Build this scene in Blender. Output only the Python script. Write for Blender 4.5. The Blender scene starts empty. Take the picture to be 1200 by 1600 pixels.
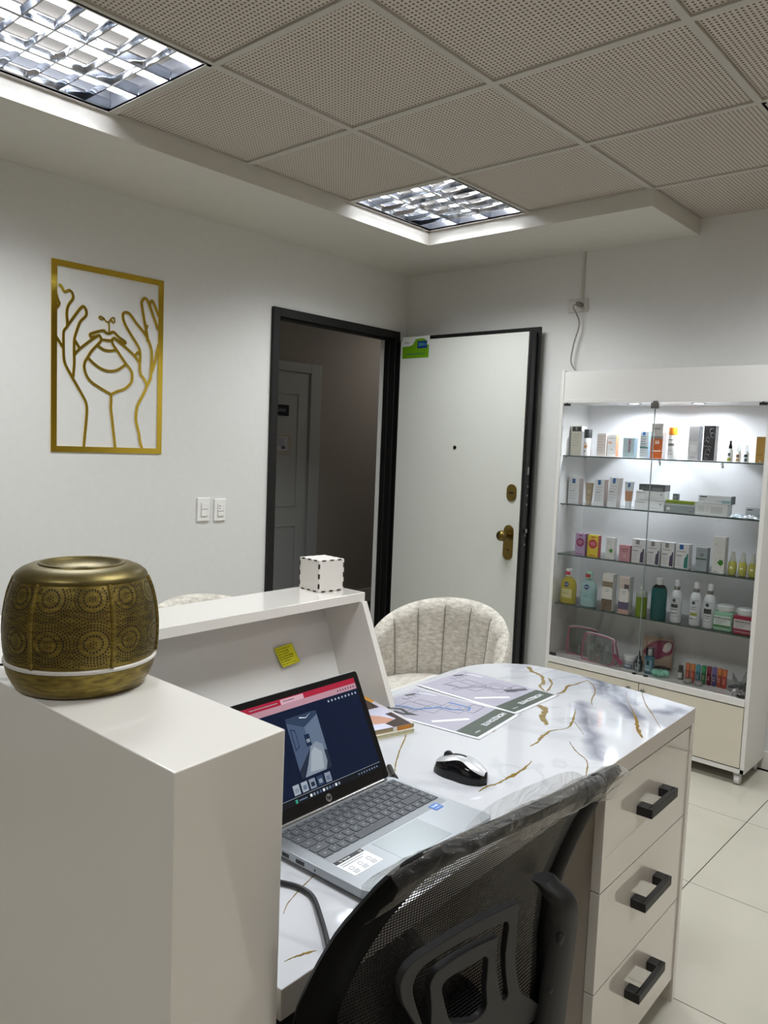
import bpy, math, random
from mathutils import Vector, Matrix
random.seed(7)
S = bpy.context.scene
COL = S.collection
# ------------------------------------------------------------------ camera
cam = bpy.data.cameras.new('camera')
cam.sensor_fit = 'VERTICAL'; cam.sensor_height = 36.0; cam.sensor_width = 27.0
cam.lens = 1229.5 * 36.0 / 1600.0
cam.clip_start = 0.02
cob = bpy.data.objects.new('camera', cam); COL.objects.link(cob)
def cam_basis(yaw, pit, rol):
    f = Vector((math.sin(yaw)*math.cos(pit), math.cos(yaw)*math.cos(pit), math.sin(pit)))
    r = Vector((math.cos(yaw), -math.sin(yaw), 0)); u = r.cross(f)
    return math.cos(rol)*r + math.sin(rol)*u, -math.sin(rol)*r + math.cos(rol)*u, f
r_, u_, f_ = cam_basis(-0.7236, -0.0837, 0.0395)
mw = Matrix((r_, u_, -f_)).transposed().to_4x4(); mw.translation = Vector((3.248, -3.8265, 1.41))
cob.matrix_world = mw
S.camera = cob
# ------------------------------------------------------------------ world, exposure
S.view_settings.view_transform = 'Standard'
try: S.view_settings.look = 'None'
except Exception: pass
S.view_settings.gamma = 1.0; S.view_settings.use_curve_mapping = False
S.view_settings.exposure = 0.0
W = bpy.data.worlds.new('world'); S.world = W; W.use_nodes = True
W.node_tree.nodes['Background'].inputs[0].default_value = (0.8, 0.85, 0.9, 1)
W.node_tree.nodes['Background'].inputs[1].default_value = 0.25
TUBE_POWER = 22.0          # emission of the fluorescent tubes
LED_POWER = 3.2           # cabinet spotlights
PANEL_POWER = 16.0; PANEL_SPREAD = 136
CORRIDOR_FILL_POWER = 4.0
# ------------------------------------------------------------------ materials
def lin(h):
    if not isinstance(h, str): return tuple(h) + ((1,) if len(h) == 3 else ())
    h = h.lstrip('#'); o = []
    for i in (0, 2, 4):
        c = int(h[i:i+2], 16)/255
        o.append(c/12.92 if c <= .04045 else ((c+.055)/1.055)**2.4)
    return tuple(o) + (1,)
_m = {}
def M(col, rough=.5, metal=0., name=None, coat=0., trans=0., emit=0., alpha=1., ior=1.45, noise=0., bump=0., nscale=60., sheen=0.):
    key = (col, rough, metal, name, coat, trans, emit, alpha, noise, bump)
    if key in _m: return _m[key]
    m = bpy.data.materials.new(name or ('paint_' + str(col).strip('#')))
    m.use_nodes = True; nt = m.node_tree; b = nt.nodes['Principled BSDF']
    b.inputs['Base Color'].default_value = lin(col); b.inputs['Roughness'].default_value = rough
    b.inputs['Metallic'].default_value = metal; b.inputs['Coat Weight'].default_value = coat
    b.inputs['Coat Roughness'].default_value = .05
    b.inputs['Transmission Weight'].default_value = trans; b.inputs['IOR'].default_value = ior
    b.inputs['Alpha'].default_value = alpha
    if sheen: b.inputs['Sheen Weight'].default_value = sheen
    if emit:
        b.inputs['Emission Color'].default_value = lin(col); b.inputs['Emission Strength'].default_value = emit
    if noise or bump:
        tc = nt.nodes.new('ShaderNodeTexCoord'); n = nt.nodes.new('ShaderNodeTexNoise')
        n.inputs['Scale'].default_value = nscale; n.inputs['Detail'].default_value = 6
        nt.links.new(tc.outputs['Object'], n.inputs['Vector'])
        if noise:
            mx = nt.nodes.new('ShaderNodeMix'); mx.data_type = 'RGBA'; mx.blend_type = 'MULTIPLY'
            rp = nt.nodes.new('ShaderNodeMapRange'); rp.inputs[1].default_value = .3; rp.inputs[2].default_value = .7
            rp.inputs[3].default_value = 1-noise; rp.inputs[4].default_value = 1
            nt.links.new(n.outputs['Fac'], rp.inputs[0]); mx.inputs[0].default_value = 1
            mx.inputs[6].default_value = lin(col); nt.links.new(rp.outputs[0], mx.inputs[7])
            nt.links.new(mx.outputs[2], b.inputs['Base Color'])
        if bump:
            bp = nt.nodes.new('ShaderNodeBump'); bp.inputs['Strength'].default_value = bump; bp.inputs['Distance'].default_value = .002
            nt.links.new(n.outputs['Fac'], bp.inputs['Height']); nt.links.new(bp.outputs[0], b.inputs['Normal'])
    _m[key] = m
    return m
WALL = M('#d8d8d5', .55, name='wall_paint', noise=.03, bump=.05, nscale=30)
SOFFIT = M('#cfccc4', .6, name='soffit_paint', noise=.03, nscale=20)
LACQ = M('#e2dfd8', .3, name='white_lacquer', noise=.02, nscale=8, coat=1.)
LACQF = M('#d4cec6', .3, name='drawer_lacquer', noise=.02, nscale=8, coat=1.)
LACQF.node_tree.nodes['Principled BSDF'].inputs['Coat IOR'].default_value = 1.9; LACQF.node_tree.nodes['Principled BSDF'].inputs['Coat Roughness'].default_value = .02
CABW = M('#d9d8d4', .25, name='cabinet_board', noise=.02, nscale=8)
CREAM = M('#cfc8b8', .28, name='cream_board', noise=.02, nscale=8)
BLACK = M('#141312', .45, name='black_plastic')
GLOSSBLK = M('#050506', .12, name='black_gloss')
IRON = M('#090707', .55, name='dark_steel_frame', noise=.15, nscale=25)
CHROME = M('#c8cacd', .22, 1., name='chrome')
STEEL = M('#9a9a98', .3, 1., name='brushed_steel')
BRASS = M('#7d6a3a', .3, 1., name='aged_brass', noise=.25, nscale=60)
WHITEP = M('#e8e7e3', .35, name='white_plastic')
CARD = M('#e9e8e4', .45, name='white_card')
def nodes_mat(name):
    m = bpy.data.materials.new(name); m.use_nodes = True
    return m, m.node_tree, m.node_tree.nodes['Principled BSDF']
def math_node(nt, op, a, b=None, c=None):
    n = nt.nodes.new('ShaderNodeMath'); n.operation = op
    for i, v in enumerate((a, b, c)):
        if v is None: continue
        if isinstance(v, (int, float)): n.inputs[i].default_value = v
        else: nt.links.new(v, n.inputs[i])
    return n.outputs[0]
def thin_glass(name, tint, refl=.06, rough=.02):
    m = bpy.data.materials.new(name); m.use_nodes = True; nt = m.node_tree; nt.nodes.clear()
    o = nt.nodes.new('ShaderNodeOutputMaterial'); mx = nt.nodes.new('ShaderNodeMixShader')
    t = nt.nodes.new('ShaderNodeBsdfTransparent'); g = nt.nodes.new('ShaderNodeBsdfGlossy')
    t.inputs[0].default_value = tint + (1,); g.inputs['Roughness'].default_value = rough
    fr = nt.nodes.new('ShaderNodeFresnel'); fr.inputs[0].default_value = 1.45
    f2 = math_node(nt, 'MULTIPLY', fr.outputs[0], refl/.04)
    nt.links.new(f2, mx.inputs[0]); nt.links.new(t.outputs[0], mx.inputs[1]); nt.links.new(g.outputs[0], mx.inputs[2])
    nt.links.new(mx.outputs[0], o.inputs[0]); return m
GLASS = thin_glass('door_glass', (.99, .995, .992), .03)
SHELFG = thin_glass('shelf_glass', (.985, .993, .99), .045)
EDGEG = M('#3d524b', .15, name='glass_edge_green')
# ------------------------------------------------------------------ mesh helpers
class G:
    def __init__(s): s.v = []; s.f = []; s.m = []
    def add(s, vs, fs, m=0):
        o = len(s.v); s.v += [tuple(v) for v in vs]
        for f in fs: s.f.append(tuple(i+o for i in f)); s.m.append(m)
        return s
    def box(s, x0, y0, z0, x1, y1, z1, m=0):
        x0, x1 = min(x0, x1), max(x0, x1); y0, y1 = min(y0, y1), max(y0, y1); z0, z1 = min(z0, z1), max(z0, z1)
        return s.add([(x0,y0,z0),(x1,y0,z0),(x1,y1,z0),(x0,y1,z0),(x0,y0,z1),(x1,y0,z1),(x1,y1,z1),(x0,y1,z1)],
                     [(0,3,2,1),(4,5,6,7),(0,1,5,4),(1,2,6,5),(2,3,7,6),(3,0,4,7)], m)
    def hexa(s, b, t, m=0):   # bottom 4 pts ccw, top 4 pts ccw
        return s.add(list(b)+list(t), [(0,3,2,1),(4,5,6,7),(0,1,5,4),(1,2,6,5),(2,3,7,6),(3,0,4,7)], m)
    def poly(s, pts, m=0): return s.add(pts, [tuple(range(len(pts)))], m)
    def prism(s, pts, d, m=0):   # 3D polygon extruded by vector d
        n = len(pts); d = Vector(d); top = [Vector(p)+d for p in pts]
        fs = [tuple(range(n))[::-1], tuple(range(n, 2*n))] + [(i, (i+1) % n, n+(i+1) % n, n+i) for i in range(n)]
        return s.add([Vector(p) for p in pts]+top, fs, m)
    def lathe(s, prof, c=(0,0,0), n=24, m=0, axis='z', caps=True, sx=1., sy=1.):
        vs = []; fs = []
        for r, z in prof:
            for i in range(n):
                a = 2*math.pi*i/n; p = (r*math.cos(a)*sx, r*math.sin(a)*sy, z)
                if axis == 'x': p = (p[2], p[0], p[1])
                elif axis == 'y': p = (p[1], p[2], p[0])
                vs.append((p[0]+c[0], p[1]+c[1], p[2]+c[2]))
        for k in range(len(prof)-1):
            for i in range(n):
                j = (i+1) % n; fs.append((k*n+i, k*n+j, (k+1)*n+j, (k+1)*n+i))
        if caps: fs.append(tuple(range(n))[::-1]); fs.append(tuple(range((len(prof)-1)*n, len(prof)*n)))
        return s.add(vs, fs, m)
    def cyl(s, c, r, h, n=20, m=0, axis='z'): return s.lathe([(r, 0), (r, h)], c, n, m, axis)
    def tube(s, path, r, n=8, m=0, closed=False):
        P = [Vector(p) for p in path]; vs = []; fs = []; K = len(P); up = Vector((0, 0, 1))
        prev = None
        for k, p in enumerate(P):
            a = P[k-1] if (k > 0 or closed) else p; b = P[(k+1) % K] if (k < K-1 or closed) else p
            t = (b-a).normalized()
            if prev is None:
                x = t.cross(up)
                if x.length < .1: x = t.cross(Vector((1, 0, 0)))
            else: x = prev - t*prev.dot(t)
            x.normalize(); prev = x; y = t.cross(x)
            rr = r[k] if isinstance(r, (list, tuple)) else r
            for i in range(n):
                q = 2*math.pi*i/n; vs.append(p + x*math.cos(q)*rr + y*math.sin(q)*rr)
        for k in range(K if closed else K-1):
            for i in range(n):
                j = (i+1) % n; k2 = (k+1) % K; fs.append((k*n+i, k*n+j, k2*n+j, k2*n+i))
        if not closed: fs.append(tuple(range(n))[::-1]); fs.append(tuple(range((K-1)*n, K*n)))
        return s.add(vs, fs, m)
    def grid(s, fn, nu, nv, m=0):
        vs = [fn(i/nu, j/nv) for j in range(nv+1) for i in range(nu+1)]
        return s.add(vs, [(j*(nu+1)+i, j*(nu+1)+i+1, (j+1)*(nu+1)+i+1, (j+1)*(nu+1)+i) for j in range(nv) for i in range(nu)], m)
    def obj(s, name, mats, parent=None, bevel=0, smooth=None, seg=2, solid=0, sub=0):
        me = bpy.data.meshes.new(name); me.from_pydata([tuple(v) for v in s.v], [], s.f); me.validate(); me.update()
        if not isinstance(mats, (list, tuple)): mats = [mats]
        for m in mats: me.materials.append(m)
        if len(me.polygons) == len(s.m):
            for p, mi in zip(me.polygons, s.m): p.material_index = mi
        o = bpy.data.objects.new(name, me); COL.objects.link(o)
        if parent: o.parent = parent
        if smooth is not None or bevel or sub:
            for p in me.polygons: p.use_smooth = True
            me.set_sharp_from_angle(angle=math.radians(smooth or 40))
        if solid:
            md = o.modifiers.new('solid', 'SOLIDIFY'); md.thickness = solid; md.offset = 0
        if bevel:
            md = o.modifiers.new('bevel', 'BEVEL'); md.width = bevel; md.segments = seg; md.limit_method = 'ANGLE'; md.angle_limit = math.radians(50)
            md.harden_normals = True
        if sub:
            md = o.modifiers.new('sub', 'SUBSURF'); md.levels = sub; md.render_levels = sub
        return o
def tag(o, label=None, cat=None, group=None, kind=None):
    if label: o['label'] = label
    if cat: o['category'] = cat
    if group: o['group'] = group
    if kind: o['kind'] = kind
    return o
def thing(name, label, cat, loc=(0,0,0), rz=0., group=None, kind=None):
    o = bpy.data.objects.new(name, None); COL.objects.link(o); o.location = loc; o.rotation_euler = (0, 0, rz)
    o.empty_display_size = .1
    return tag(o, label, cat, group, kind)
def clone(o, parent):
    c = o.copy(); COL.objects.link(c); c.parent = parent; return c
def text_mesh(name, txt, size, mat, parent, loc, xdir, ydir, thick=0.0002, align='CENTER', bold=False):
    cu = bpy.data.curves.new(name, 'FONT'); cu.body = txt; cu.size = size; cu.align_x = align; cu.align_y = 'CENTER'
    cu.extrude = thick; cu.resolution_u = 3
    if bold: cu.offset = size*.02
    t = bpy.data.objects.new(name, cu); COL.objects.link(t)
    dg = bpy.context.evaluated_depsgraph_get(); me = bpy.data.meshes.new_from_object(t.evaluated_get(dg))
    bpy.data.objects.remove(t)
    x = Vector(xdir).normalized(); y = Vector(ydir).normalized(); z = x.cross(y)
    R = Matrix((x, y, z)).transposed().to_4x4(); R.translation = Vector(loc); me.transform(R)
    me.materials.clear(); me.materials.append(mat)
    o = bpy.data.objects.new(name, me); COL.objects.link(o); o.parent = parent
    return o
# ================================================================== STRUCTURE
CZ, SZ = 2.532, 2.463
RX, RY = 4.79, -6.0
fl = tag(G().box(-1.7, RY-.1, -.06, RX+.1, 2.6, -.012).obj('floor', M('#55524c', .8, name='grout')), 'pale cream floor of large glossy square tiles with dark joints', 'floor', kind='structure')
tm, nt, b = nodes_mat('porcelain_tile')
tc = nt.nodes.new('ShaderNodeTexCoord'); n1 = nt.nodes.new('ShaderNodeTexNoise'); n1.inputs['Scale'].default_value = 2.2; n1.inputs['Detail'].default_value = 5
oi = nt.nodes.new('ShaderNodeObjectInfo'); ad = nt.nodes.new('ShaderNodeVectorMath'); ad.operation = 'ADD'
nt.links.new(tc.outputs['Object'], ad.inputs[0]); nt.links.new(oi.outputs['Location'], ad.inputs[1]); nt.links.new(ad.outputs[0], n1.inputs['Vector'])
cr = nt.nodes.new('ShaderNodeValToRGB'); cr.color_ramp.elements[0].position = .3; cr.color_ramp.elements[1].position = .75
cr.color_ramp.elements[0].color = lin('#b3b0a1'); cr.color_ramp.elements[1].color = lin('#bfbbae')
nt.links.new(n1.outputs['Fac'], cr.inputs[0]); nt.links.new(cr.outputs[0], b.inputs['Base Color']); b.inputs['Roughness'].default_value = .13
tile0 = None
xs = [2.379+.6*k for k in range(-4, 4)]; ys = [-1.23+.6*k for k in range(-8, 2)]
for xi in [-.021+.6*k for k in range(0, 8)]:
    for yi in [-.03-.6*k for k in range(0, 10)]:
        x0, x1 = xi+.0015, min(xi+.6-.0015, RX); y1, y0 = yi-.0015+.0, max(yi-.6+.0015, RY)
        full = True
        if tile0 is None:
            tile0 = G().box(.0, -.597, -.012, .597, 0, 0).obj('floor_tile', tm, fl, bevel=.0008, seg=1); t = tile0
        else: t = clone(tile0, fl)
        t.location = (x0, y1, 0)
def wall(name, g, label, m=WALL): return tag(g.obj(name, m), label, 'wall', kind='structure')
DY0, DY1, DH = -1.055, -.125, 2.07
w = G().box(-.1, DY1-.006, 0, -.0605, DY1+.036, DH+.036).box(-.1, RY, 0, 0, DY0-.03, 2.6).box(-.1, DY1+.035, 0, 0, 0, 2.6).box(-.1, DY0-.03, DH+.035, 0, DY1+.035, 2.6)
wall('wall_left', w, 'white painted wall carrying the gold line art and the doorway')
wall('wall_back', G().box(-.1, 0, 0, RX+.1, .1, 2.6), 'white wall behind the open door and display cabinet')
wall('wall_right', G().box(RX, RY, 0, RX+.1, 0, 2.6), 'pale warm wall on the unseen right side', M('#d4c2ab', .6, name='warm_wall'))
wall('wall_front', G().box(-.1, RY-.1, 0, RX+.1, RY, 2.6), 'pale warm wall behind the camera', M('#d0c2ae', .6, name='warm_wall_b'))
tag(G().box(0, RY, SZ, .588, 0, 2.6).box(.588, -.547, SZ, 1.793, 0, 2.6).obj('trim_1', SOFFIT, bevel=.002), 'grey-white plaster bulkhead stepping down around the ceiling edge', 'bulkhead', kind='structure')
bbm = M('#d9d6d0', .35, name='baseboard_white')
tag(G().box(1.0, -.014, 0, RX, 0, .085).obj('baseboard_back', bbm, bevel=.003), 'white skirting along the wall behind the cabinet', 'skirting', kind='structure')
tag(G().box(0, RY, 0, .014, DY0-.04, .085).obj('baseboard_left', bbm, bevel=.003), 'white skirting along the wall with the gold art', 'skirting', kind='structure')
# ceiling -----------------------------------------------------------
ceil = tag(G().box(-.1, RY-.1, 2.6, RX+.1, .1, 2.66).obj('ceiling', M('#6b665e', .9, name='plenum_grey')), 'suspended ceiling of perforated grey square tiles in a painted grid', 'ceiling', kind='structure')
pm, nt, b = nodes_mat('perforated_tile')
tc = nt.nodes.new('ShaderNodeTexCoord'); sp = nt.nodes.new('ShaderNodeSeparateXYZ'); nt.links.new(tc.outputs['Object'], sp.inputs[0])
d = []
for k in (0, 1):
    q = math_node(nt, 'DIVIDE', sp.outputs[k], .0143); q = math_node(nt, 'FRACT', q); q = math_node(nt, 'SUBTRACT', q, .5); d.append(math_node(nt, 'MULTIPLY', q, q))
rr = math_node(nt, 'SQRT', math_node(nt, 'ADD', d[0], d[1]))
mr = nt.nodes.new('ShaderNodeMapRange'); mr.inputs[1].default_value = .2; mr.inputs[2].default_value = .3; nt.links.new(rr, mr.inputs[0])
mx = nt.nodes.new('ShaderNodeMix'); mx.data_type = 'RGBA'; mx.inputs[6].default_value = lin('#6a5f56'); mx.inputs[7].default_value = lin('#c6bdb3')
nt.links.new(mr.outputs[0], mx.inputs[0]); nt.links.new(mx.outputs[2], b.inputs['Base Color']); b.inputs['Roughness'].default_value = .85
bp = nt.nodes.new('ShaderNodeBump'); bp.inputs['Distance'].default_value = .002; nt.links.new(mr.outputs[0], bp.inputs['Height']); nt.links.new(bp.outputs[0], b.inputs['Normal'])
X1, Y1 = 1.188, -.547
LIGHTS = [(.588, -2.947), (.588, -1.147), (2.388, -1.147), (2.388, -2.947), (4.188, -2.947), (2.388, -4.747)]  # the last pair is unseen, added as fill for the desk faces
bar = M('#b9b5ad', .5, name='ceiling_grid_paint')
t0 = None; tpart = None
gx = [.588+.6*k for k in range(0, 7)]; gy = [Y1-.6*k for k in range(0, 9)]
for i in range(7):
    for j in range(-1, 9):
        x0 = .588+.6*i; y1 = Y1-.6*j
        if j == -1:
            if i < 2: continue
            t = G().box(.012, -.535, .006, .588, 0, .02).obj('ceiling_tile', pm, ceil, bevel=.002, seg=1) if tpart is None else clone(tpart, ceil)
            tpart = tpart or t; t.location = (x0, -.0, CZ); continue
        if any(abs(x0-a) < .01 and abs(y1-.6-c) < .01 for a, c in LIGHTS): continue
        if t0 is None:
            t0 = G().box(.012, -.588, .006, .588, -.012, .02).obj('ceiling_tile', pm, ceil, bevel=.002, seg=1); t = t0
        else: t = clone(t0, ceil)
        t.location = (x0, y1, CZ)
for i in range(1, 7):
    x = .588+.6*i
    ytop = 0 if i >= 3 else Y1
    G().box(x-.012, RY, CZ-.002, x+.012, ytop, CZ+.008).obj('grid_bar', bar, ceil, bevel=.001, seg=1)
for j in range(0, 9):
    y = Y1-.6*j
    x0 = 1.793 if j == 0 else .588
    G().box(x0, y-.012, CZ-.0015, RX, y+.012, CZ+.008).obj('grid_bar', bar, ceil, bevel=.001, seg=1)
G().box(.589, RY, CZ-.003, .606, Y1-.001, CZ+.006).obj('edge_trim', bar, ceil)
G().box(.589, Y1-.018, CZ-.003, 1.793, Y1-.001, CZ+.006).obj('edge_trim', bar, ceil)
# louvre light fixtures ---------------------------------------------
TUBE = M('#f2f6ff', .4, name='lit_tube', emit=TUBE_POWER)
ALU = M('#dfe3ea', .12, 1., name='mirror_aluminium')
HOUS = M('#8d9096', .35, .7, name='lamp_housing')
def louvre(x0, y0, label, src=None, k_=1.):
    root = thing('ceiling_light', label, 'ceiling light', (x0+.3, y0+.3, CZ), group='square louvred ceiling lights')
    L = bpy.data.lights.new('louvre_light', 'AREA'); L.shape = 'SQUARE'; L.size = .48; L.energy = PANEL_POWER*k_; L.color = (.95, .98, 1.0); L.spread = math.radians(PANEL_SPREAD)
    lo = bpy.data.objects.new('louvre_light', L); COL.objects.link(lo); lo.parent = root; lo.location = (0, 0, -.004)
    if src:
        for ch in src.children:
            if ch.type == 'MESH': clone(ch, root)
        return root
    a = .285
    G().box(-a, -a, .085, a, a, .09).box(-a, -a, .0, -a+.003, a, .085).box(a-.003, -a, 0, a, a, .085).box(-a, -a, 0, a, -a+.003, .085).box(-a, a-.003, 0, a, a, .085).obj('housing', HOUS, root)
    g = G()
    for s in (-1, 1):
        g.box(s*.29-.008, -.298, -.002, s*.29+.008, .298, .008); g.box(-.298, s*.29-.008, -.002, .298, s*.29+.008, .008)
    g.obj('frame', bar, root, bevel=.001)
    for k in (-1, 0, 1): G().cyl((k*.186, -.275, .042), .013, .55, 12, axis='y').obj('fluorescent_tube', TUBE, root, smooth=60)
    for k in (-1.5, -.5, .5, 1.5):          # long reflectors with a parabolic V section
        x = k*.186; w0, w1 = .003, .008
        x = max(-.279+.004, min(.279-.004, x))
        g = G()
        for s in (-1, 1):
            if k == -1.5 and s < 0 or k == 1.5 and s > 0: continue
            prof = [(w0/2 + (w1-w0/2)*(t/6)**1.8, .002+.033*t/6) for t in range(7)]
            g.grid(lambda u, v: (x+s*(prof[round(v*6)][0]), -.28+.56*u, prof[round(v*6)][1]), 1, 6)
        g.obj('louvre_blade', ALU, root, smooth=60, solid=.0006)
    for k in range(5):
        y = -.28+.56*(k+1)/6
        g = G()
        for s in (-1, 1):
            prof = [(.001 + .005*(t/6)**1.8, .002+.024*t/6) for t in range(7)]
            g.grid(lambda u, v: (-.278+.556*u, y+s*prof[round(v*6)][0], prof[round(v*6)][1]), 1, 6)
        g.obj('louvre_blade', ALU, root, smooth=60, solid=.0006)
    return root
l0 = louvre(*LIGHTS[0], 'mirrored louvre ceiling light cut off by the top left corner of the photo')
louvre(*LIGHTS[1], 'mirrored louvre ceiling light at the inner corner of the bulkhead, above the doorway', l0)
for i, q in enumerate(LIGHTS[2:]):
    louvre(*q, ['mirrored louvre ceiling light above the floor right of the desk', 'mirrored louvre ceiling light over the spot where the camera stands', 'unseen louvre ceiling light by the right wall, added as fill', 'unseen louvre ceiling light farthest behind the camera, added as fill'][i], l0, (.8, .8, .55, .5)[i])
# corridor beyond the doorway ---------------------------------------
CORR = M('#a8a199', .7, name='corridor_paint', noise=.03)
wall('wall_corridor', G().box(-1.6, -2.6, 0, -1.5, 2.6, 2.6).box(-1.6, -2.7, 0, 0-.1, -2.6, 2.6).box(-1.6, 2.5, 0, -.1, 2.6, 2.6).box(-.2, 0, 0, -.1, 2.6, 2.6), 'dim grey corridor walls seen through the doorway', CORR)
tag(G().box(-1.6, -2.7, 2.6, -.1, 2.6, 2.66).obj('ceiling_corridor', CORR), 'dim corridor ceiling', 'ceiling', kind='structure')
tag(G().box(-1.5, .69, 0, -1.486, 2.5, .125).obj('baseboard_corridor', bbm, bevel=.003), 'pale skirting in the corridor', 'skirting', kind='structure')
la = bpy.data.lights.new('corridor_fill', 'AREA'); la.energy = CORRIDOR_FILL_POWER; la.size = .3; la.color = (1, .95, .88)  # unseen fill light added to lift the dark corridor
lo = bpy.data.objects.new('corridor_fill', la); COL.objects.link(lo); lo.location = (-.8, 1.6, 2.58)
tag(lo, 'unseen fill light added under the corridor ceiling', 'lamp')
d2 = thing('door_2', 'closed grey-white panelled door across the dim corridor', 'door', (-1.5, 0, 0), kind='structure')
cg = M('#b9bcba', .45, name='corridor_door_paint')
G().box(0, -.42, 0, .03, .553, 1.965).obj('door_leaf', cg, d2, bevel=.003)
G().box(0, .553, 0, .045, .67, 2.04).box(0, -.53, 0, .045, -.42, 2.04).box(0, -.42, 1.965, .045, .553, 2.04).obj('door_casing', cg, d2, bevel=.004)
for z0, z1 in ((.15, .75), (.9, 1.8)):
    g = G()
    for a0, b0, a1, b1 in ((-.3, z0, .44, z0+.012), (-.3, z1-.012, .44, z1), (-.3, z0, -.288, z1), (.428, z0, .44, z1)): g.box(.03, a0, b0, .036, a1, b1)
    g.obj('panel_moulding', cg, d2, bevel=.002)
sg = tag(G().box(-1.47, .16, 1.615, -1.462, .33, 1.70).obj('door_sign', M('#141a24', .3, name='sign_navy'), bevel=.002), 'dark navy name plate fixed to the corridor door', 'sign')
text_mesh('lettering', 'NAN', .045, M('#8a97a8', .4), sg, (-1.4615, .245, 1.657), (0, 1, 0), (0, 0, 1))
nb = thing('door_notice', 'small framed notice on the corridor door below the name plate', 'notice', (-1.47, .27, 1.39))
G().box(0, -.09, -.075, .008, .095, .08).obj('backing', M('#b5b1a8', .5), nb, bevel=.002)
G().box(.008, -.06, -.045, .0086, .05, .06).obj('paper', M('#cfd0d8', .6), nb)
g = G()
for k in range(5): g.box(.0087, -.05, .045-.014*k, .009, .03-.01*(k % 2), .049-.014*k)
g.box(.0087, -.01, -.035, .009, .03, -.015).obj('printed_lines', M('#4b5560', .6), nb)
# entrance door ------------------------------------------------------
d1 = thing('door_1', 'open white security door with dark steel frame folded back to the wall', 'door', (0, 0, 0), kind='structure')
fo, fi = .04, .0
g = G()
g.box(-.045, DY0-.045, 0, .02, DY0, DH+.045).box(-.045, DY1, 0, .02, DY1+.042, DH+.045).box(-.045, DY0, DH, .02, DY1, DH+.045)
g.box(-.045, DY0, 0, -.02, DY0+.012, DH).box(-.06, DY1-.014, 0, -.02, DY1, DH).box(-.045, DY0, DH-.012, -.02, DY1, DH)
g.obj('door_frame', IRON, d1, bevel=.003)
g = G()
for z in (.35, .9, 1.4, 1.85): g.box(-.004, DY1-.001, z, .006, DY1+.0, z+.02)
g.obj('bolt_holes', M('#000000', .9), d1)
LX0, LX1, LY0, LY1 = .035, .985, -.118, -.045
g = G().box(LX0+.0, LY0+.004, .012, LX1-.012, LY1, 2.055)          # core
g.box(LX0-.005, LY1-.012, .012, LX1+.008, LY1+.006, 2.085)         # rebate rim, outer skin
g.obj('door_leaf', IRON, d1, bevel=.003)
G().box(LX0+.024, LY0-.004, .02, LX1-.022, LY0+.004, 2.052).obj('door_panel', M('#cccec7', .4, name='door_white', noise=.02), d1, bevel=.0015)
G().box(LX1-.012, LY0+.004, .012, LX1-.004, LY1-.012, 2.055).obj('door_edge_plate', M('#0e0d0f', .35, name='edge_black'), d1, bevel=.001)
g = G()
for z in (.90, .95, 1.12, 1.17, 1.22): g.cyl((LX1-.004, LY0+.03, z), .006, .004, 10, axis='x')
g.box(LX1-.004, LY0+.022, .965, LX1+.006, LY0+.038, .985).box(LX1-.004, LY0+.022, 1.285, LX1-.002, LY0+.04, 1.325)
g.obj('lock_bolts', STEEL, d1)
def plate(name, cx, cz, w, h, mat, y=LY0-.004, t=.006):
    pts = []
    r = w/2
    for k in range(13): a = math.pi*k/12; pts.append((cx+r*math.cos(a), y, cz+h/2-r+r*math.sin(a)))
    for k in range(13): a = math.pi+math.pi*k/12; pts.append((cx+r*math.cos(a), y, cz-h/2+r+r*math.sin(a)))
    return G().prism(pts[::-1], (0, -t, 0)).obj(name, mat, d1, bevel=.0015)
plate('lock_cover', .907, 1.181, .062, .095, BRASS)
G().box(.892, LY0-.0108, 1.176, .922, LY0-.010, 1.186).obj('key_slot', M('#0a0a0a', .6), d1)
plate('handle_plate', .902, .905, .062, .195, BRASS)
G().lathe([(.012, 0), (.011, .025), (.022, .035), (.030, .05), (.028, .064), (.016, .074), (.002, .076)][::1], (.893, LY0-.010, .945), 24, axis='y').obj('door_knob', BRASS, d1, smooth=60)
bpy.data.objects['door_knob'].data.transform(Matrix.Translation((0, 2*(LY0-.010), 0)) @ Matrix.Scale(-1, 4, (0, 1, 0))); bpy.data.objects['door_knob'].data.flip_normals()
G().cyl((.905, LY0-.013, .865), .006, .003, 12, axis='y').obj('key_cylinder', M('#3a2f18', .4, .8), d1)
g = G().cyl((.505, LY0-.007, 1.418), .011, .003, 20, axis='y').obj('peephole_ring', BRASS, d1)
G().cyl((.505, LY0-.0075, 1.418), .006, .001, 16, axis='y').obj('peephole_lens', M('#111111', .1), d1)
# sticker on the door
st = thing('door_sticker', 'green and white adhesive label in the upper corner of the white door', 'sticker', (.075, LY0-.0045, 1.945))
sw, sh = .205, .113
G().box(-.004, -.0005, -.004, sw+.004, 0, sh+.016).obj('backing', M('#c9cdc8', .4), st)
pts = [(0, 0), (sw, 0), (sw, sh*.68), (sw*.93, sh*.66), (sw*.93, sh*.86), (sw*.84, sh*.98), (sw*.78, sh*1.02), (sw*.5, sh*1.0), (sw*.44, sh*.82), (sw*.36, sh*.68), (sw*.25, sh*.64), (0, sh*.62)]
G().prism([(x, -.0005, z) for x, z in pts], (0, -.0003, 0)).obj('green_field', M('#5f8f0c', .4), st)
G().box(sw*.57, -.0012, sh*.5, sw*.93, -.0008, sh*.88).obj('blue_logo_box', M('#0a2a72', .4), st)
text_mesh('lettering', 'SEKU', .026, M('#5fb0a8', .4), st, (sw*.75, -.0013, sh*.69), (1, 0, 0), (0, 0, 1))
text_mesh('lettering', 'www.seguridad.com', .018, M('#2c5a55', .4), st, (sw*.5, -.001, sh*.23), (1, 0, 0), (0, 0, 1), bold=True)
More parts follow.
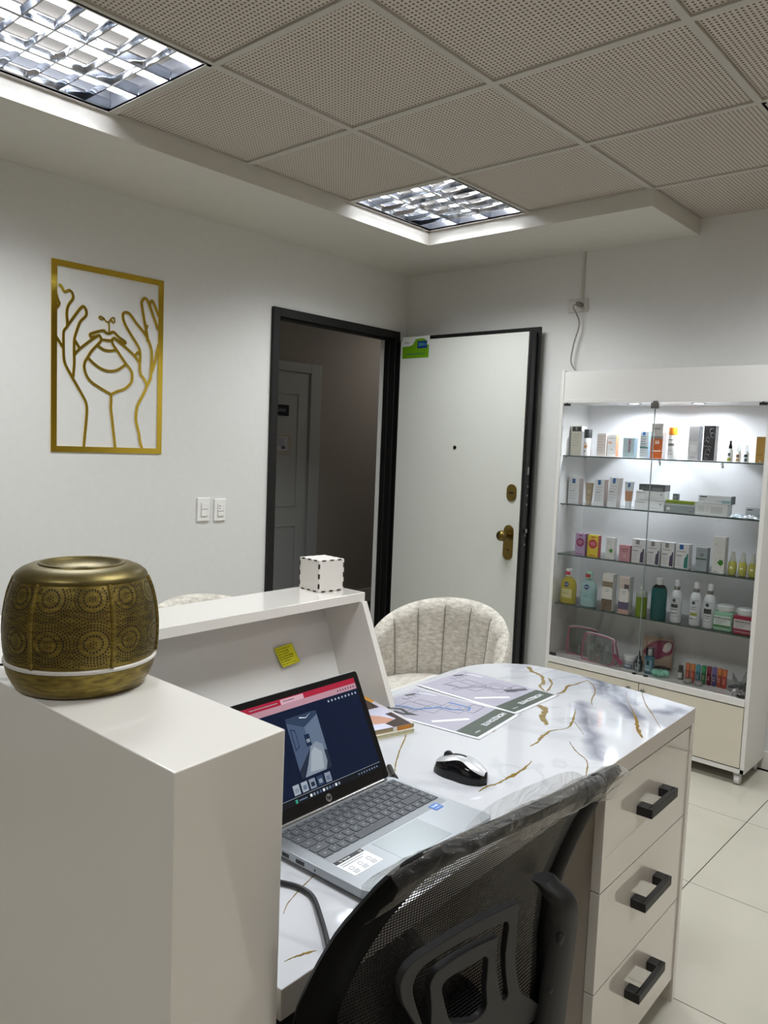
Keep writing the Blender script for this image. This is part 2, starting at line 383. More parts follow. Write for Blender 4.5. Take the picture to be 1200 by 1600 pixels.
text_mesh('lettering', 'vero', .022, M('#5a5a50', .4), st, (sw*.16, -.0008, sh*.84), (1, 0, 0), (0, 0, 1))
ART= [[(-2.249, 2.023), (-2.238, 2.021), (-2.224, 2.0), (-2.212, 2.005), (-2.201, 2.009), (-2.189, 1.997), (-2.187, 1.977), (-2.206, 1.947), (-2.213, 1.914), (-2.211, 1.862), (-2.226, 1.836), (-2.227, 1.792), (-2.226, 1.742), (-2.222, 1.71), (-2.21, 1.684), (-2.185, 1.644), (-2.16, 1.605), (-2.13, 1.556), (-2.121, 1.523), (-2.123, 1.472), (-2.129, 1.409), (-2.134, 1.351)], [(-2.211, 1.859), (-2.174, 1.914), (-2.148, 1.948), (-2.136, 1.95), (-2.126, 1.932), (-2.13, 1.912), (-2.153, 1.887), (-2.168, 1.849), (-2.179, 1.809), (-2.18, 1.748), (-2.179, 1.709), (-2.184, 1.65)], [(-2.26, 1.812), (-2.228, 1.767)], [(-2.26, 1.987), (-2.252, 1.962), (-2.246, 1.947), (-2.257, 1.929)], [(-2.18, 1.742), (-2.155, 1.772), (-2.078, 1.835), (-2.062, 1.835), (-2.059, 1.818), (-2.077, 1.796), (-2.102, 1.768), (-2.119, 1.74), (-2.131, 1.719), (-2.134, 1.691), (-2.122, 1.659), (-2.1, 1.635), (-2.063, 1.615), (-2.032, 1.6), (-2.01, 1.588), (-2.008, 1.553), (-2.009, 1.53), (-2.002, 1.478), (-1.995, 1.425), (-1.985, 1.349)], [(-2.176, 1.803), (-2.155, 1.773)], [(-2.084, 1.835), (-2.102, 1.827), (-2.109, 1.835), (-2.102, 1.844), (-2.05, 1.863), (-2.035, 1.855), (-2.019, 1.854), (-2.0, 1.863), (-1.972, 1.843), (-1.942, 1.827), (-1.949, 1.819), (-1.978, 1.828), (-1.997, 1.837), (-2.006, 1.827), (-2.003, 1.811), (-1.984, 1.787), (-1.958, 1.755), (-1.935, 1.728), (-1.911, 1.701), (-1.906, 1.672), (-1.914, 1.645), (-1.943, 1.619), (-1.981, 1.604), (-2.01, 1.588)], [(-2.059, 1.824), (-2.031, 1.823), (-2.006, 1.825)], [(-2.071, 1.794), (-2.046, 1.781), (-2.015, 1.779), (-1.99, 1.786)], [(-2.119, 1.74), (-2.089, 1.715), (-2.052, 1.696), (-2.014, 1.691), (-1.976, 1.701), (-1.935, 1.731)], [(-1.997, 1.838), (-1.945, 1.806), (-1.899, 1.773), (-1.869, 1.741)], [(-2.02, 1.857), (-2.023, 1.9), (-2.035, 1.903), (-2.047, 1.916), (-2.063, 1.922), (-2.068, 1.914), (-2.055, 1.909), (-2.047, 1.916)], [(-2.023, 1.9), (-2.01, 1.92), (-1.998, 1.924), (-1.995, 1.909), (-2.004, 1.902), (-2.01, 1.913)], [(-1.876, 1.791), (-1.896, 1.771)], [(-1.869, 1.741), (-1.865, 1.694), (-1.844, 1.669), (-1.833, 1.637), (-1.86, 1.581), (-1.879, 1.544), (-1.885, 1.49), (-1.878, 1.454), (-1.867, 1.418), (-1.863, 1.388), (-1.846, 1.34)], [(-1.869, 1.735), (-1.867, 1.777), (-1.876, 1.811), (-1.913, 1.86), (-1.94, 1.897), (-1.953, 1.924), (-1.955, 1.947), (-1.944, 1.957), (-1.921, 1.952), (-1.888, 1.916), (-1.847, 1.877), (-1.823, 1.841), (-1.809, 1.801), (-1.808, 1.753), (-1.811, 1.711), (-1.813, 1.675), (-1.833, 1.637)], [(-1.83, 1.841), (-1.834, 1.876), (-1.848, 1.933), (-1.859, 1.984), (-1.863, 2.013), (-1.853, 2.031), (-1.842, 2.033), (-1.829, 2.019), (-1.801, 1.958), (-1.776, 1.901)], [(-1.833, 1.917), (-1.844, 1.874)], [(-1.822, 2.008), (-1.817, 2.023), (-1.808, 2.027), (-1.795, 2.006), (-1.773, 1.962)], [(-1.773, 1.836), (-1.791, 1.755), (-1.807, 1.705)]]
VEINS= [[(2.078, -1.833, 0.0094), (2.115, -1.87, 0.0122), (2.129, -1.873, 0.0122), (2.16, -1.894, 0.009), (2.193, -1.947, 0.0087), (2.195, -1.97, 0.0058), (2.23, -2.006, 0.007), (2.254, -2.035, 0.0041)], [(2.178, -1.892, 0.006), (2.209, -1.929, 0.0044), (2.233, -1.986, 0.0057), (2.237, -2.015, 0.0056)], [(2.264, -2.0, 0.0028), (2.268, -1.972, 0.0056), (2.252, -1.923, 0.0072), (2.257, -1.882, 0.0044), (2.262, -1.823, 0.003)], [(2.262, -1.823, 0.003), (2.291, -1.851, 0.0029), (2.326, -1.905, 0.0028), (2.348, -1.968, 0.0028), (2.373, -2.016, 0.0013)], [(2.279, -2.128, 0.0053), (2.29, -2.123, 0.0158), (2.312, -2.141, 0.0156), (2.327, -2.179, 0.0127), (2.345, -2.205, 0.015), (2.368, -2.23, 0.0061)], [(2.41, -2.374, 0.0023), (2.409, -2.342, 0.0046), (2.397, -2.3, 0.007), (2.396, -2.284, 0.0059), (2.394, -2.257, 0.0036), (2.41, -2.215, 0.0024), (2.403, -2.179, 0.005), (2.388, -2.138, 0.0051), (2.358, -2.075, 0.0013)], [(2.401, -2.162, 0.0012), (2.43, -2.192, 0.0012), (2.457, -2.222, 0.0012)], [(2.383, -1.841, 0.0014), (2.422, -1.915, 0.0014), (2.461, -1.975, 0.0027), (2.487, -2.015, 0.0052), (2.512, -2.065, 0.0088), (2.534, -2.103, 0.0086), (2.558, -2.141, 0.0024)], [(2.412, -1.807, 0.0014), (2.46, -1.896, 0.0028), (2.51, -1.968, 0.0026), (2.562, -2.047, 0.0012)], [(2.456, -2.286, 0.0012), (2.483, -2.316, 0.0023), (2.504, -2.334, 0.0022), (2.531, -2.354, 0.0022), (2.549, -2.383, 0.0032), (2.569, -2.43, 0.001)], [(2.462, -2.642, 0.001), (2.461, -2.611, 0.0039), (2.466, -2.59, 0.0049), (2.467, -2.559, 0.005), (2.467, -2.529, 0.0071), (2.464, -2.484, 0.0052), (2.455, -2.442, 0.0011)], [(2.497, -3.148, 0.0007), (2.485, -3.131, 0.0014), (2.478, -3.116, 0.0014), (2.467, -3.087, 0.0015), (2.457, -3.054, 0.0015)], [(2.572, -3.212, 0.0006), (2.573, -3.201, 0.0013), (2.576, -3.191, 0.0025), (2.579, -3.181, 0.0038), (2.584, -3.17, 0.0006)], [(2.177, -2.512, 0.0023), (2.196, -2.537, 0.0022), (2.231, -2.595, 0.0022), (2.265, -2.646, 0.0021), (2.295, -2.686, 0.002)], [(2.307, -2.364, 0.0047), (2.297, -2.339, 0.0072), (2.282, -2.307, 0.0012)], [(2.604, -3.14, 0.0006), (2.599, -3.126, 0.0013)]]
GRAY= [[(2.358, -2.018), (2.458, -2.197), (2.511, -2.275), (2.542, -2.318)], [(2.335, -1.845), (2.435, -1.967), (2.487, -2.015)], [(2.267, -1.789), (2.358, -1.893)], [(2.524, -1.925), (2.537, -1.875)], [(2.318, -2.545), (2.255, -2.593)], [(2.341, -1.811), (2.418, -1.912)]]
# ================================================================== WALL THINGS
GOLD = M('#e0c048', .07, 1., name='gold_mirror')
art = thing('wall_art', 'gold mirror line art of two hands on a face in a rectangular frame', 'wall art', (0, -2.01, 1.33))
def on_wall(p): return (0, p[0]+2.01, p[1]-1.33)
fo = [(-2.28, 2.127), (-1.7505, 2.127), (-1.7505, 1.331), (-2.28, 1.331)]; fi2 = [(-2.255, 2.102), (-1.775, 2.102), (-1.775, 1.356), (-2.255, 1.356)]
g = G()
for k in range(4):
    a, b_, c, d_ = fo[k], fo[(k+1) % 4], fi2[(k+1) % 4], fi2[k]
    g.prism([(.001, on_wall(p)[1], on_wall(p)[2]) for p in (a, b_, c, d_)], (.004, 0, 0))
g.obj('art_frame', GOLD, art)
def catmull(P, n=4):
    P = [Vector(p) for p in P]
    if len(P) < 3: return P
    o = []
    for i in range(len(P)-1):
        p0 = P[max(i-1, 0)]; p1 = P[i]; p2 = P[i+1]; p3 = P[min(i+2, len(P)-1)]
        for k in range(n):
            t = k/n
            o.append(.5*((2*p1)+(p2-p0)*t+(2*p0-5*p1+4*p2-p3)*t*t+(3*p1-p0-3*p2+p3)*t*t*t))
    o.append(P[-1]); return o
def ribbon(g, pts, w, z0, z1, mk, m=0):   # flat strip of width w (number or list), mk(u,v,h)->3D
    P = [Vector(p[:2]) for p in pts]; L = []; R = []
    for i, p in enumerate(P):
        a = P[max(i-1, 0)]; b_ = P[min(i+1, len(P)-1)]; t = (b_-a).normalized(); n = Vector((-t.y, t.x))
        ww = (w[i] if isinstance(w, list) else w)/2
        L.append(p+n*ww); R.append(p-n*ww)
    n = len(P)
    vs = [mk(q.x, q.y, z1) for q in L]+[mk(q.x, q.y, z1) for q in R]+[mk(q.x, q.y, z0) for q in L]+[mk(q.x, q.y, z0) for q in R]
    fs = []
    for i in range(n-1):
        fs += [(i, i+1, n+i+1, n+i), (2*n+i, 3*n+i, 3*n+i+1, 2*n+i+1), (i, 2*n+i, 2*n+i+1, i+1), (n+i, n+i+1, 3*n+i+1, 3*n+i)]
    fs += [(0, n, 3*n, 2*n), (n-1, 3*n-1, 4*n-1, 2*n-1)]
    g.add(vs, fs, m)
g = G()
for k, s in enumerate(ART):
    thin = k in (11, 12)
    ribbon(g, catmull([(a, b_) for a, b_ in s], 4), .006 if thin else .0115, .001+.00001*k, .0045+.00004*k, lambda u, v, h: (h, u+2.01, v-1.33))
g.obj('line_drawing', GOLD, art)
def plate_wall(name, label, cat, y, z, w, h, kind):
    t = thing(name, label, cat, (0, y, z))
    G().box(0, -w/2, -h/2, .009, w/2, h/2).obj('cover_plate', WHITEP, t, bevel=.004, seg=3)
    G().box(.009, -w*.26, -h*.3, .0098, w*.3, h*.3).obj('insert_frame', M('#c9c9c3', .4), t)
    if kind == 0:
        for z0 in (-.5, .5): G().box(.009, -w*.22, -h*.28 if z0 < 0 else h*.02, .014, w*.26, -h*.01 if z0 < 0 else h*.28).obj('rocker', WHITEP, t, bevel=.0015)
    else:
        G().box(.009, -w*.22, -h*.04, .014, w*.26, h*.28).obj('socket_face', WHITEP, t, bevel=.0015)
        g = G()
        for z0 in (.06, .17): g.box(.0141, -w*.16, h*z0, .0144, -w*.02, h*(z0+.03))
        g.obj('socket_slots', M('#555550', .6), t)
        G().box(.009, -w*.22, -h*.28, .014, w*.26, -h*.08).obj('rocker', WHITEP, t, bevel=.0015)
    return t
plate_wall('light_switch', 'white double rocker switch plate on the wall, left of the pair by the doorway', 'switch', -1.507, 1.061, .075, .118, 0)
plate_wall('wall_outlet', 'white rounded switch and socket plate nearer the doorway', 'outlet', -1.408, 1.056, .070, .112, 1)
po = thing('power_outlet', 'white socket plate high on the wall over the display cabinet', 'outlet', (1.181, 0, 2.187))
G().box(-.057, -.009, -.034, .057, 0, .034).obj('cover_plate', M('#c7c5bf', .4), po, bevel=.003)
G().cyl((-.022, -.0102, 0), .014, .0012, 20, axis='y').obj('socket_face', M('#d8d6d0', .4), po)
g = G()
for a, b_ in ((-.028, .004), (-.018, .004), (-.023, -.008)): g.box(a-.0015, -.0108, b_-.003, a+.0015, -.0102, b_+.003)
g.obj('socket_slots', M('#3a3a38', .6), po)
cw = M('#8f8c86', .5, name='grey_cable')
pc = thing('plug_and_cable', 'grey plug and cable hanging from the high socket to behind the cabinet', 'cord', (1.195, -.01, 2.187))
G().cyl((.008, -.045, .0), .013, .045, 14, axis='y').obj('plug', M('#6d6a64', .5), pc, bevel=.002)
pa = catmull([(1.195, -.055, 2.187), (1.182, -.06, 2.172), (1.192, -.04, 2.14), (1.205, -.03, 2.10), (1.203, -.03, 2.06), (1.185, -.03, 2.0), (1.172, -.03, 1.93), (1.172, -.03, 1.89), (1.185, -.03, 1.865), (1.198, -.03, 1.85)], 5)
G().tube([p-Vector((1.195, -.01, 2.187)) for p in pa], .0042, 8).obj('cable', cw, pc, smooth=60)
tag(G().box(1.196, -.009, 2.22, 1.208, 0, SZ).obj('cable_channel', M('#bdbab3', .5), bevel=.002), 'thin white cable trunking running from the bulkhead to the high socket', 'conduit')
# ================================================================== RECEPTION DESK
MARB, nt, b = nodes_mat('marble_top')
tc = nt.nodes.new('ShaderNodeTexCoord'); sp = nt.nodes.new('ShaderNodeSeparateXYZ')
n0 = nt.nodes.new('ShaderNodeTexNoise'); n0.inputs['Scale'].default_value = 9; n0.inputs['Detail'].default_value = 6; nt.links.new(tc.outputs['Object'], n0.inputs['Vector'])
off = nt.nodes.new('ShaderNodeVectorMath'); off.operation = 'SCALE'; off.inputs[3].default_value = .09
sb = nt.nodes.new('ShaderNodeVectorMath'); sb.operation = 'SUBTRACT'; sb.inputs[1].default_value = (.5, .5, .5)
nt.links.new(n0.outputs['Color'], sb.inputs[0]); nt.links.new(sb.outputs[0], off.inputs[0])
pv = nt.nodes.new('ShaderNodeVectorMath'); pv.operation = 'ADD'; nt.links.new(tc.outputs['Object'], pv.inputs[0]); nt.links.new(off.outputs[0], pv.inputs[1])
flat = nt.nodes.new('ShaderNodeVectorMath'); flat.operation = 'MULTIPLY'; flat.inputs[1].default_value = (1, 1, 0); nt.links.new(pv.outputs[0], flat.inputs[0])
acc = None
def vdot(a, b_):
    n = nt.nodes.new('ShaderNodeVectorMath'); n.operation = 'DOT_PRODUCT'; nt.links.new(a, n.inputs[0]); n.inputs[1].default_value = b_; return n.outputs['Value']
for s in [q for k, q in enumerate(GRAY) if k != 4]:
    for (ax, ay), (bx_, by_) in zip(s, s[1:]):
        ax -= 2.3; bx_ -= 2.3; ay += 2.6; by_ += 2.6
        L = math.hypot(bx_-ax, by_-ay); ux, uy = (bx_-ax)/L, (by_-ay)/L
        t = math_node(nt, 'SUBTRACT', vdot(flat.outputs[0], (ux, uy, 0)), ax*ux+ay*uy)
        over = math_node(nt, 'SUBTRACT', t, math_node(nt, 'MINIMUM', math_node(nt, 'MAXIMUM', t, 0.), L))
        dn = math_node(nt, 'SUBTRACT', vdot(flat.outputs[0], (-uy, ux, 0)), -ax*uy+ay*ux)
        dd = math_node(nt, 'SQRT', math_node(nt, 'ADD', math_node(nt, 'MULTIPLY', over, over), math_node(nt, 'MULTIPLY', dn, dn)))
        e = math_node(nt, 'MAXIMUM', math_node(nt, 'SUBTRACT', 1., math_node(nt, 'DIVIDE', dd, .036)), 0.)
        e = math_node(nt, 'POWER', e, 1.1)
        acc = e if acc is None else math_node(nt, 'MAXIMUM', acc, e)
# broad soft clouds and fine veins
n2 = nt.nodes.new('ShaderNodeTexNoise'); n2.inputs['Scale'].default_value = 3.2; n2.inputs['Detail'].default_value = 8; n2.inputs['Distortion'].default_value = .8
nt.links.new(tc.outputs['Object'], n2.inputs['Vector'])
vv = math_node(nt, 'ABSOLUTE', math_node(nt, 'SUBTRACT', n2.outputs['Fac'], .5)); vv = math_node(nt, 'SUBTRACT', 1., math_node(nt, 'MINIMUM', math_node(nt, 'DIVIDE', vv, .035), 1.))
vv = math_node(nt, 'MULTIPLY', vv, .12)
n3 = nt.nodes.new('ShaderNodeTexNoise'); n3.inputs['Scale'].default_value = 2.0; n3.inputs['Detail'].default_value = 3; nt.links.new(tc.outputs['Object'], n3.inputs['Vector'])
cl = nt.nodes.new('ShaderNodeMapRange'); cl.inputs[1].default_value = .48; cl.inputs[2].default_value = .8; cl.inputs[4].default_value = .35; nt.links.new(n3.outputs['Fac'], cl.inputs[0])
tot = math_node(nt, 'MINIMUM', math_node(nt, 'ADD', math_node(nt, 'ADD', math_node(nt, 'MULTIPLY', math_node(nt, 'MULTIPLY', acc, 1.5), n2.outputs['Fac']), vv), cl.outputs[0]), 1.)
cr = nt.nodes.new('ShaderNodeValToRGB'); cr.color_ramp.elements[0].color = lin('#c3c5c9'); cr.color_ramp.elements[1].color = lin('#5a5c66')
e = cr.color_ramp.elements.new(.4); e.color = lin('#989ba5')
nt.links.new(tot, cr.inputs[0]); nt.links.new(cr.outputs[0], b.inputs['Base Color']); b.inputs['Roughness'].default_value = .045; b.inputs['IOR'].default_value = 1.5
GOLDV = M('#8d7638', .08, 0., name='gold_vein', noise=.45, nscale=160)
EDGE = M('#c3bcb3', .25, name='desk_edge')
slab = [(2.607, -3.247), (2.564, -1.83), (2.48, -1.818), (2.33, -1.80), (2.209, -1.79), (2.128, -1.795), (2.062, -1.811), (2.01, -1.851), (1.972, -1.905), (1.953, -1.96), (1.948, -2.03), (1.953, -2.15), (1.965, -2.4), (1.99, -3.247)]
desk = thing('reception_desk', 'white reception desk with glossy marble top, raised counter and tall side block', 'desk', (2.3, -2.6, 0))
O = Vector((2.3, -2.6, 0))
top = G()
pts = [Vector((x, y, .74))-O for x, y in slab]
sm = []
n = len(pts)
top.prism(pts, (0, 0, .0395), 1)
top.poly([Vector((x, y, .78))-O for x, y in slab], 0)
d_t = G(); d_t.prism(pts, (0, 0, .04), 0)
d_t.m[1] = 1
to = d_t.obj('desk_top', [EDGE, MARB], desk, bevel=.0015, seg=2)
for s in VEINS:
    g = G()
    c = catmull([(a, b_) for a, b_, w_ in s], 5); ws = []
    for i in range(len(s)-1):
        for k in range(5): ws.append(s[i][2]+(s[i+1][2]-s[i][2])*k/5)
    ws.append(s[-1][2])
    if len(c) != len(ws): c = [Vector(q[:2]) for q in s]; ws = [q[2] for q in s]
    c = [p+Vector((random.uniform(-1, 1), random.uniform(-1, 1)))*min(.0025, w_*.22) for p, w_ in zip(c, ws)]
    ws = [w_*random.uniform(.6, 1.25) for w_ in ws]
    ws = [w_*1.1 for w_ in ws]
    ribbon(g, c, ws, .7798, .7804, lambda u, v, h: (u-O.x, v-O.y, h))
    g.obj('gold_vein', GOLDV, desk)
# side block
g = G()
def Q(x, y, z): return (x-O.x, y-O.y, z-O.z)
th = math.radians(1.7)
def rot(px, py, cx=2.615, cy=-3.255):
    dx, dy = px-cx, py-cy; return cx+dx*math.cos(th)-dy*math.sin(th), cy+dx*math.sin(th)+dy*math.cos(th)
bl = [rot(2.615, -3.255), rot(1.62, -3.255), rot(1.62, -3.407), rot(2.615, -3.407)]
bl = [(2.611, -3.256), (1.62, -3.256), (1.62, -3.418), (2.627, -3.41)]
g.hexa([Q(x, y, 0) for x, y in bl], [Q(x, y, 1.093) for x, y in bl])
g.obj('side_block', LACQ, desk, bevel=.0018)
# raised counter (hutch): lean of the panels, top shelf
def hut(v):  # x drift with y
    return -(v+2.4)*.03
g = G()
def yb(x0, x1, y0, y1, z0, z1, lean=0.): # slab whose x range shifts by lean between z0 and z1
    b4 = [(x0+hut(y0), y0, z0), (x1+hut(y0), y0, z0), (x1+hut(y1), y1, z0), (x0+hut(y1), y1, z0)]
    t4 = [(x+lean, y, z1) for x, y, _ in b4]
    g.hexa([Q(*p) for p in b4], [Q(*p) for p in t4])
yb(1.778, 1.936, -3.255, -2.40, 1.023, 1.045); g.obj('counter_shelf', LACQ, desk, bevel=.0012)
g = G(); yb(1.89, 2.05, -2.418, -2.40, .78, 1.0235, -.107); g.obj('counter_end_panel', LACQ, desk, bevel=.0008)
g = G(); yb(1.872, 1.889, -3.255, -2.40, .78, 1.0235, -.094-.0); g.obj('counter_back_panel', CABW, desk, bevel=.0008)
g = G(); yb(1.872, 1.889, -3.25, -2.0, 0, .74, 0); g.obj('front_panel', LACQ, desk)
# drawer pedestal
def pd(o): o.location = Vector((2.56, -1.83, 0))-O; o.rotation_euler = (0, 0, math.radians(1.7)); return o
pd(G().box(-.52, -.51, .06, -.022, -.02, .735).obj('pedestal_carcass', M('#b9b1a9', .25, name='taupe_board'), desk, bevel=.001))
pd(G().box(-.52, -.018, 0, .004, 0, .74).obj('end_panel', LACQF, desk, bevel=.001))
pd(G().box(-.50, -.50, 0, -.08, -.03, .06).obj('plinth', LACQF, desk))
g = G().box(-.09, -.07, 0, -.06, -.025, .06).box(-.1, -.13, .01, -.06, -.09, .05).obj('plinth_bracket', WHITEP, desk, bevel=.004)
h0 = None
for k, (z0, z1) in enumerate(((.505, .733), (.283, .5025), (.062, .2805))):
    dr = pd(G().box(-.0215, -.515, z0, 0, -.0195, z1).obj('drawer', LACQF, desk, bevel=.001))
    zc = (.628, .412, .197)[k]
    if h0 is None:
        h0 = G().box(.024, -.345, -.011, .036, -.185, .011).box(0, -.345, -.011, .03, -.315, .011).box(0, -.215, -.011, .03, -.185, .011).obj('drawer_handle', BLACK, dr, bevel=.002); h = h0
    else: h = clone(h0, dr)
    h.location = (0, 0, zc)
# ------------------------------------------------------------------ things on the counter
# aroma diffuser
AGED, nt, b = nodes_mat('antique_brass')
tc = nt.nodes.new('ShaderNodeTexCoord'); mp = nt.nodes.new('ShaderNodeMapping'); mp.inputs['Scale'].default_value = (60, 60, 260)
n1 = nt.nodes.new('ShaderNodeTexNoise'); n1.inputs['Scale'].default_value = 1; n1.inputs['Detail'].default_value = 4
nt.links.new(tc.outputs['Object'], mp.inputs[0]); nt.links.new(mp.outputs[0], n1.inputs['Vector'])
cr = nt.nodes.new('ShaderNodeValToRGB'); cr.color_ramp.elements[0].position = .3; cr.color_ramp.elements[1].position = .7
cr.color_ramp.elements[0].color = lin('#5a4c22'); cr.color_ramp.elements[1].color = lin('#8f7d3a')
nt.links.new(n1.outputs['Fac'], cr.inputs[0]); nt.links.new(cr.outputs[0], b.inputs['Base Color']); b.inputs['Metallic'].default_value = .7; b.inputs['Roughness'].default_value = .42
LIDM = M('#6e6238', .4, .75, name='lid_bronze', noise=.3, nscale=45)
HOLE = M('#1c1408', .8, name='perforation_dark')
df = thing('aroma_diffuser', 'round antique-brass aroma diffuser with pierced medallion pattern on the side block', 'diffuser', (2.308, -3.337, 1.093), math.radians(-5))
G().lathe([(.070, 0), (.078, .002), (.083, .010), (.0885, .022), (.0912, .0335)], n=64).obj('base', AGED, df, smooth=50)
G().lathe([(.0905, .0335), (.0925, .035), (.0925, .0375), (.0905, .039)], n=64).obj('light_ring', M('#c9c6c0', .3, name='pale_ring'), df, smooth=50)
bodyp = [(.0900, .039), (.0918, .055), (.0922, .07), (.0918, .085), (.0900, .10), (.0872, .115), (.0833, .128), (.0785, .139)]
G().lathe(bodyp, n=64).obj('body', AGED, df, smooth=50)
G().lathe([(.0795, .138), (.080, .1405), (.078, .144), (.072, .149), (.063, .153), (.0525, .1540), (.0515, .1560), (.0490, .1560), (.0470, .1540), (.038, .1480), (.02, .1450), (.013, .1455), (.012, .1475), (.009, .1475), (.008, .144), (.0, .144)], n=64, caps=False).obj('lid', LIDM, df, smooth=50)
def brad(z):
    for (r0, z0), (r1, z1) in zip(bodyp, bodyp[1:]):
        if z0 <= z <= z1: return r0+(r1-r0)*(z-z0)/(z1-z0), (r1-r0)/(z1-z0)
    return bodyp[-1][0], -1
g = G(); NP = 6; rb = G()
arc = 2*math.pi*.09/NP
def surf(s, z, out=.0004):
    r, sl = brad(z); a = s/.0912; return Vector(((r+out)*math.cos(a), (r+out)*math.sin(a), z))
for p in range(NP):
    s0 = p*2*math.pi*.0912/NP; wp = 2*math.pi*.0912/NP
    path = [surf(s0, z, .0006) for z in [.040+.0985*k/14 for k in range(15)]]
    G().tube(path, .0027, 6).obj('panel_rib', AGED, df, smooth=60)
    cents = [(.23, .071), (.76, .071), (.23, .124), (.76, .124)]
    placed = []
    for ci, (cu, cz) in enumerate(cents):
        for ring in range(0, 14):
            rad = ring*.0036; cnt = 1 if ring == 0 else int(2*math.pi*rad/.0036)
            if ring in (2, 4): continue
            for q in range(cnt):
                a = 2*math.pi*(q+.5*(ring % 2))/cnt
                s = cu*wp+rad*math.cos(a); z = cz+rad*math.sin(a)*.92
                if not (.005 < s < wp-.005 and .0435 < z < .1355): continue
                d0 = math.hypot(s-cu*wp, (z-cz))
                if any(math.hypot(s-c2*wp, z-z2) < d0-.0012 for c2, z2 in cents if (c2, z2) != (cu, cz)): continue
                if any(math.hypot(s-a2, z-b2) < .0027 for a2, b2 in placed): continue
                placed.append((s, z))
                hr = .00112 if ring > 5 else (.0014 if ring > 1 else .0010)
                pts = [surf(s0+s+hr*math.cos(t*math.pi/3)*(.85), z+hr*math.sin(t*math.pi/3), .0005) for t in range(6)]
                g.poly(pts)
tag(g.obj('perforations', HOLE, df), kind='stuff')
dc = catmull([(2.232, -3.37, 1.101), (2.215, -3.383, 1.103), (2.195, -3.40, 1.102), (2.17, -3.425, 1.099), (2.14, -3.45, 1.07), (2.10, -3.46, .9), (2.08, -3.45, .5), (2.07, -3.46, .02)], 6)
cd = thing('diffuser_cord', 'thin black cord plugged into the brass diffuser', 'cord', (2.232, -3.37, 1.101))
G().tube([p-Vector((2.232, -3.37, 1.101)) for p in dc], .0017, 6).obj('wire', BLACK, cd, smooth=60)
g = G()
for k in range(4): g.lathe([(.0028, 0), (.0042, .001), (.0042, .003), (.0028, .004)], (-.004*k, -.003*k, 0), 10, axis='x')
g.obj('strain_relief', BLACK, cd, smooth=60)
# lattice cube (laser-cut box) on the counter shelf
cb = thing('card_cube', 'white laser-cut finger-jointed cube standing on the raised counter', 'cube', (1.838, -2.458, 1.0455), math.radians(-6))
c_ = .0395; cbw = M('#dcd8d2', .4, name='cube_white'); cbd = M('#2a2420', .7, name='burnt_edge')
G().box(-c_, -c_, 0, c_, c_, 2*c_).obj('cube_body', cbw, cb, bevel=.0008)
g = G()
for e in (-1, 1):
    for k in (-.62, 0, .62):
        t0_, t1 = k*c_-.006, k*c_+.006
        for z in (0, 2*c_-.003): # horizontal edges
            g.box(e*(c_+.0005), t0_, z, e*(c_-.003), t1, z+.003); g.box(t0_, e*(c_+.0005), z, t1, e*(c_-.003), z+.003)
        for e2 in (-1, 1):
            g.box(e*(c_+.0005), e2*(c_+.0005), c_+k*c_-.006, e*(c_-.003), e2*(c_-.003), c_+k*c_+.006)
tag(g.obj('finger_joints', cbd, cb), kind='stuff')
# sticky note
nx = thing('sticky_note', 'yellow sticky note with handwriting stuck inside the raised counter', 'note', (1.856, -2.598, .906))
lean = Vector((-.094, 0, .2435)).normalized(); nrm = Vector((.2435, 0, .094)).normalized()
def NP_(u, v, h=0.): return Vector((0, 1, 0))*u + lean*v + nrm*h
base = [(-.036, .014), (.012, .030), (.031, -.012), (-.022, -.036)]
base = [(-.0315, .0205), (.0255, .0255), (.0375, -.0225), (-.0215, -.0275)]
N = 8
def nfn(u, v):
    a = Vector(base[0])*(1-u)+Vector(base[1])*u; b2 = Vector(base[3])*(1-u)+Vector(base[2])*u; q = a*(1-v)+b2*v
    return NP_(q.x, q.y, .0015+.006*v*v*(1-.6*u))
G().grid(nfn, N, N).obj('paper', M('#e0df22', .6, name='note_yellow'), nx, smooth=60, solid=.0003)
g = G()
for ln in range(7):
    v = .09+ln*.125; u = .06
    while u < .8-(.1*(ln % 3)):
        L = random.uniform(.05, .13); q0 = nfn(u, v); q1 = nfn(u+L, v); q2 = nfn(u+L, v+.055); q3 = nfn(u, v+.055); o_ = nrm*.0006
        # handwriting scribble: zigzag tube
        n_ = max(2, int(L*40)); pth = []
        for k in range(n_+1): q = nfn(u+L*k/n_, v+(.02 if k % 2 else .065)+random.uniform(-.01, .01)); pth.append(q+o_)
        g.tube(pth, .00045, 4)
        u += L+.035
g.obj('handwriting', M('#4c4a08', .7), nx)
nx.location = (1.8520, -2.583, .9)
# ------------------------------------------------------------------ laptop
SILV = M('#a4a9ad', .38, .75, name='laptop_aluminium'); KEYM = M('#4d5156', .55, name='key_grey'); 
lap = thing('laptop', 'open silver laptop showing a dark photo viewer, on the marble desk', 'laptop', (2.447, -2.897, .7805), math.radians(1.5))
def rrect(x0, y0, x1, y1, r, z, n=4):
    o = []
    for cx, cy, a0 in ((x1-r, y1-r, 0), (x0+r, y1-r, 90), (x0+r, y0+r, 180), (x1-r, y0+r, 270)):
        for k in range(n+1): a = math.radians(a0+90*k/n); o.append((cx+r*math.cos(a), cy+r*math.sin(a), z))
    return o
g = G(); g.prism(rrect(-.1125, -.16, .1125, .16, .012, .004), (0, 0, .0135)); g.obj('base', SILV, lap, bevel=.0015)
for x in (-.09, .09):
    for y in (-.13, .13): G().cyl((x, y, 0), .008, .004, 12).obj('rubber_foot', BLACK, lap)
G().prism(rrect(-.100, -.1385, .0235, .1505, .004, .0172), (0, 0, .0004)).obj('keyboard_well', M('#8e9397', .45, .5), lap)
kx0, kx1 = -.137, .149; U = (kx1-kx0)/15.35
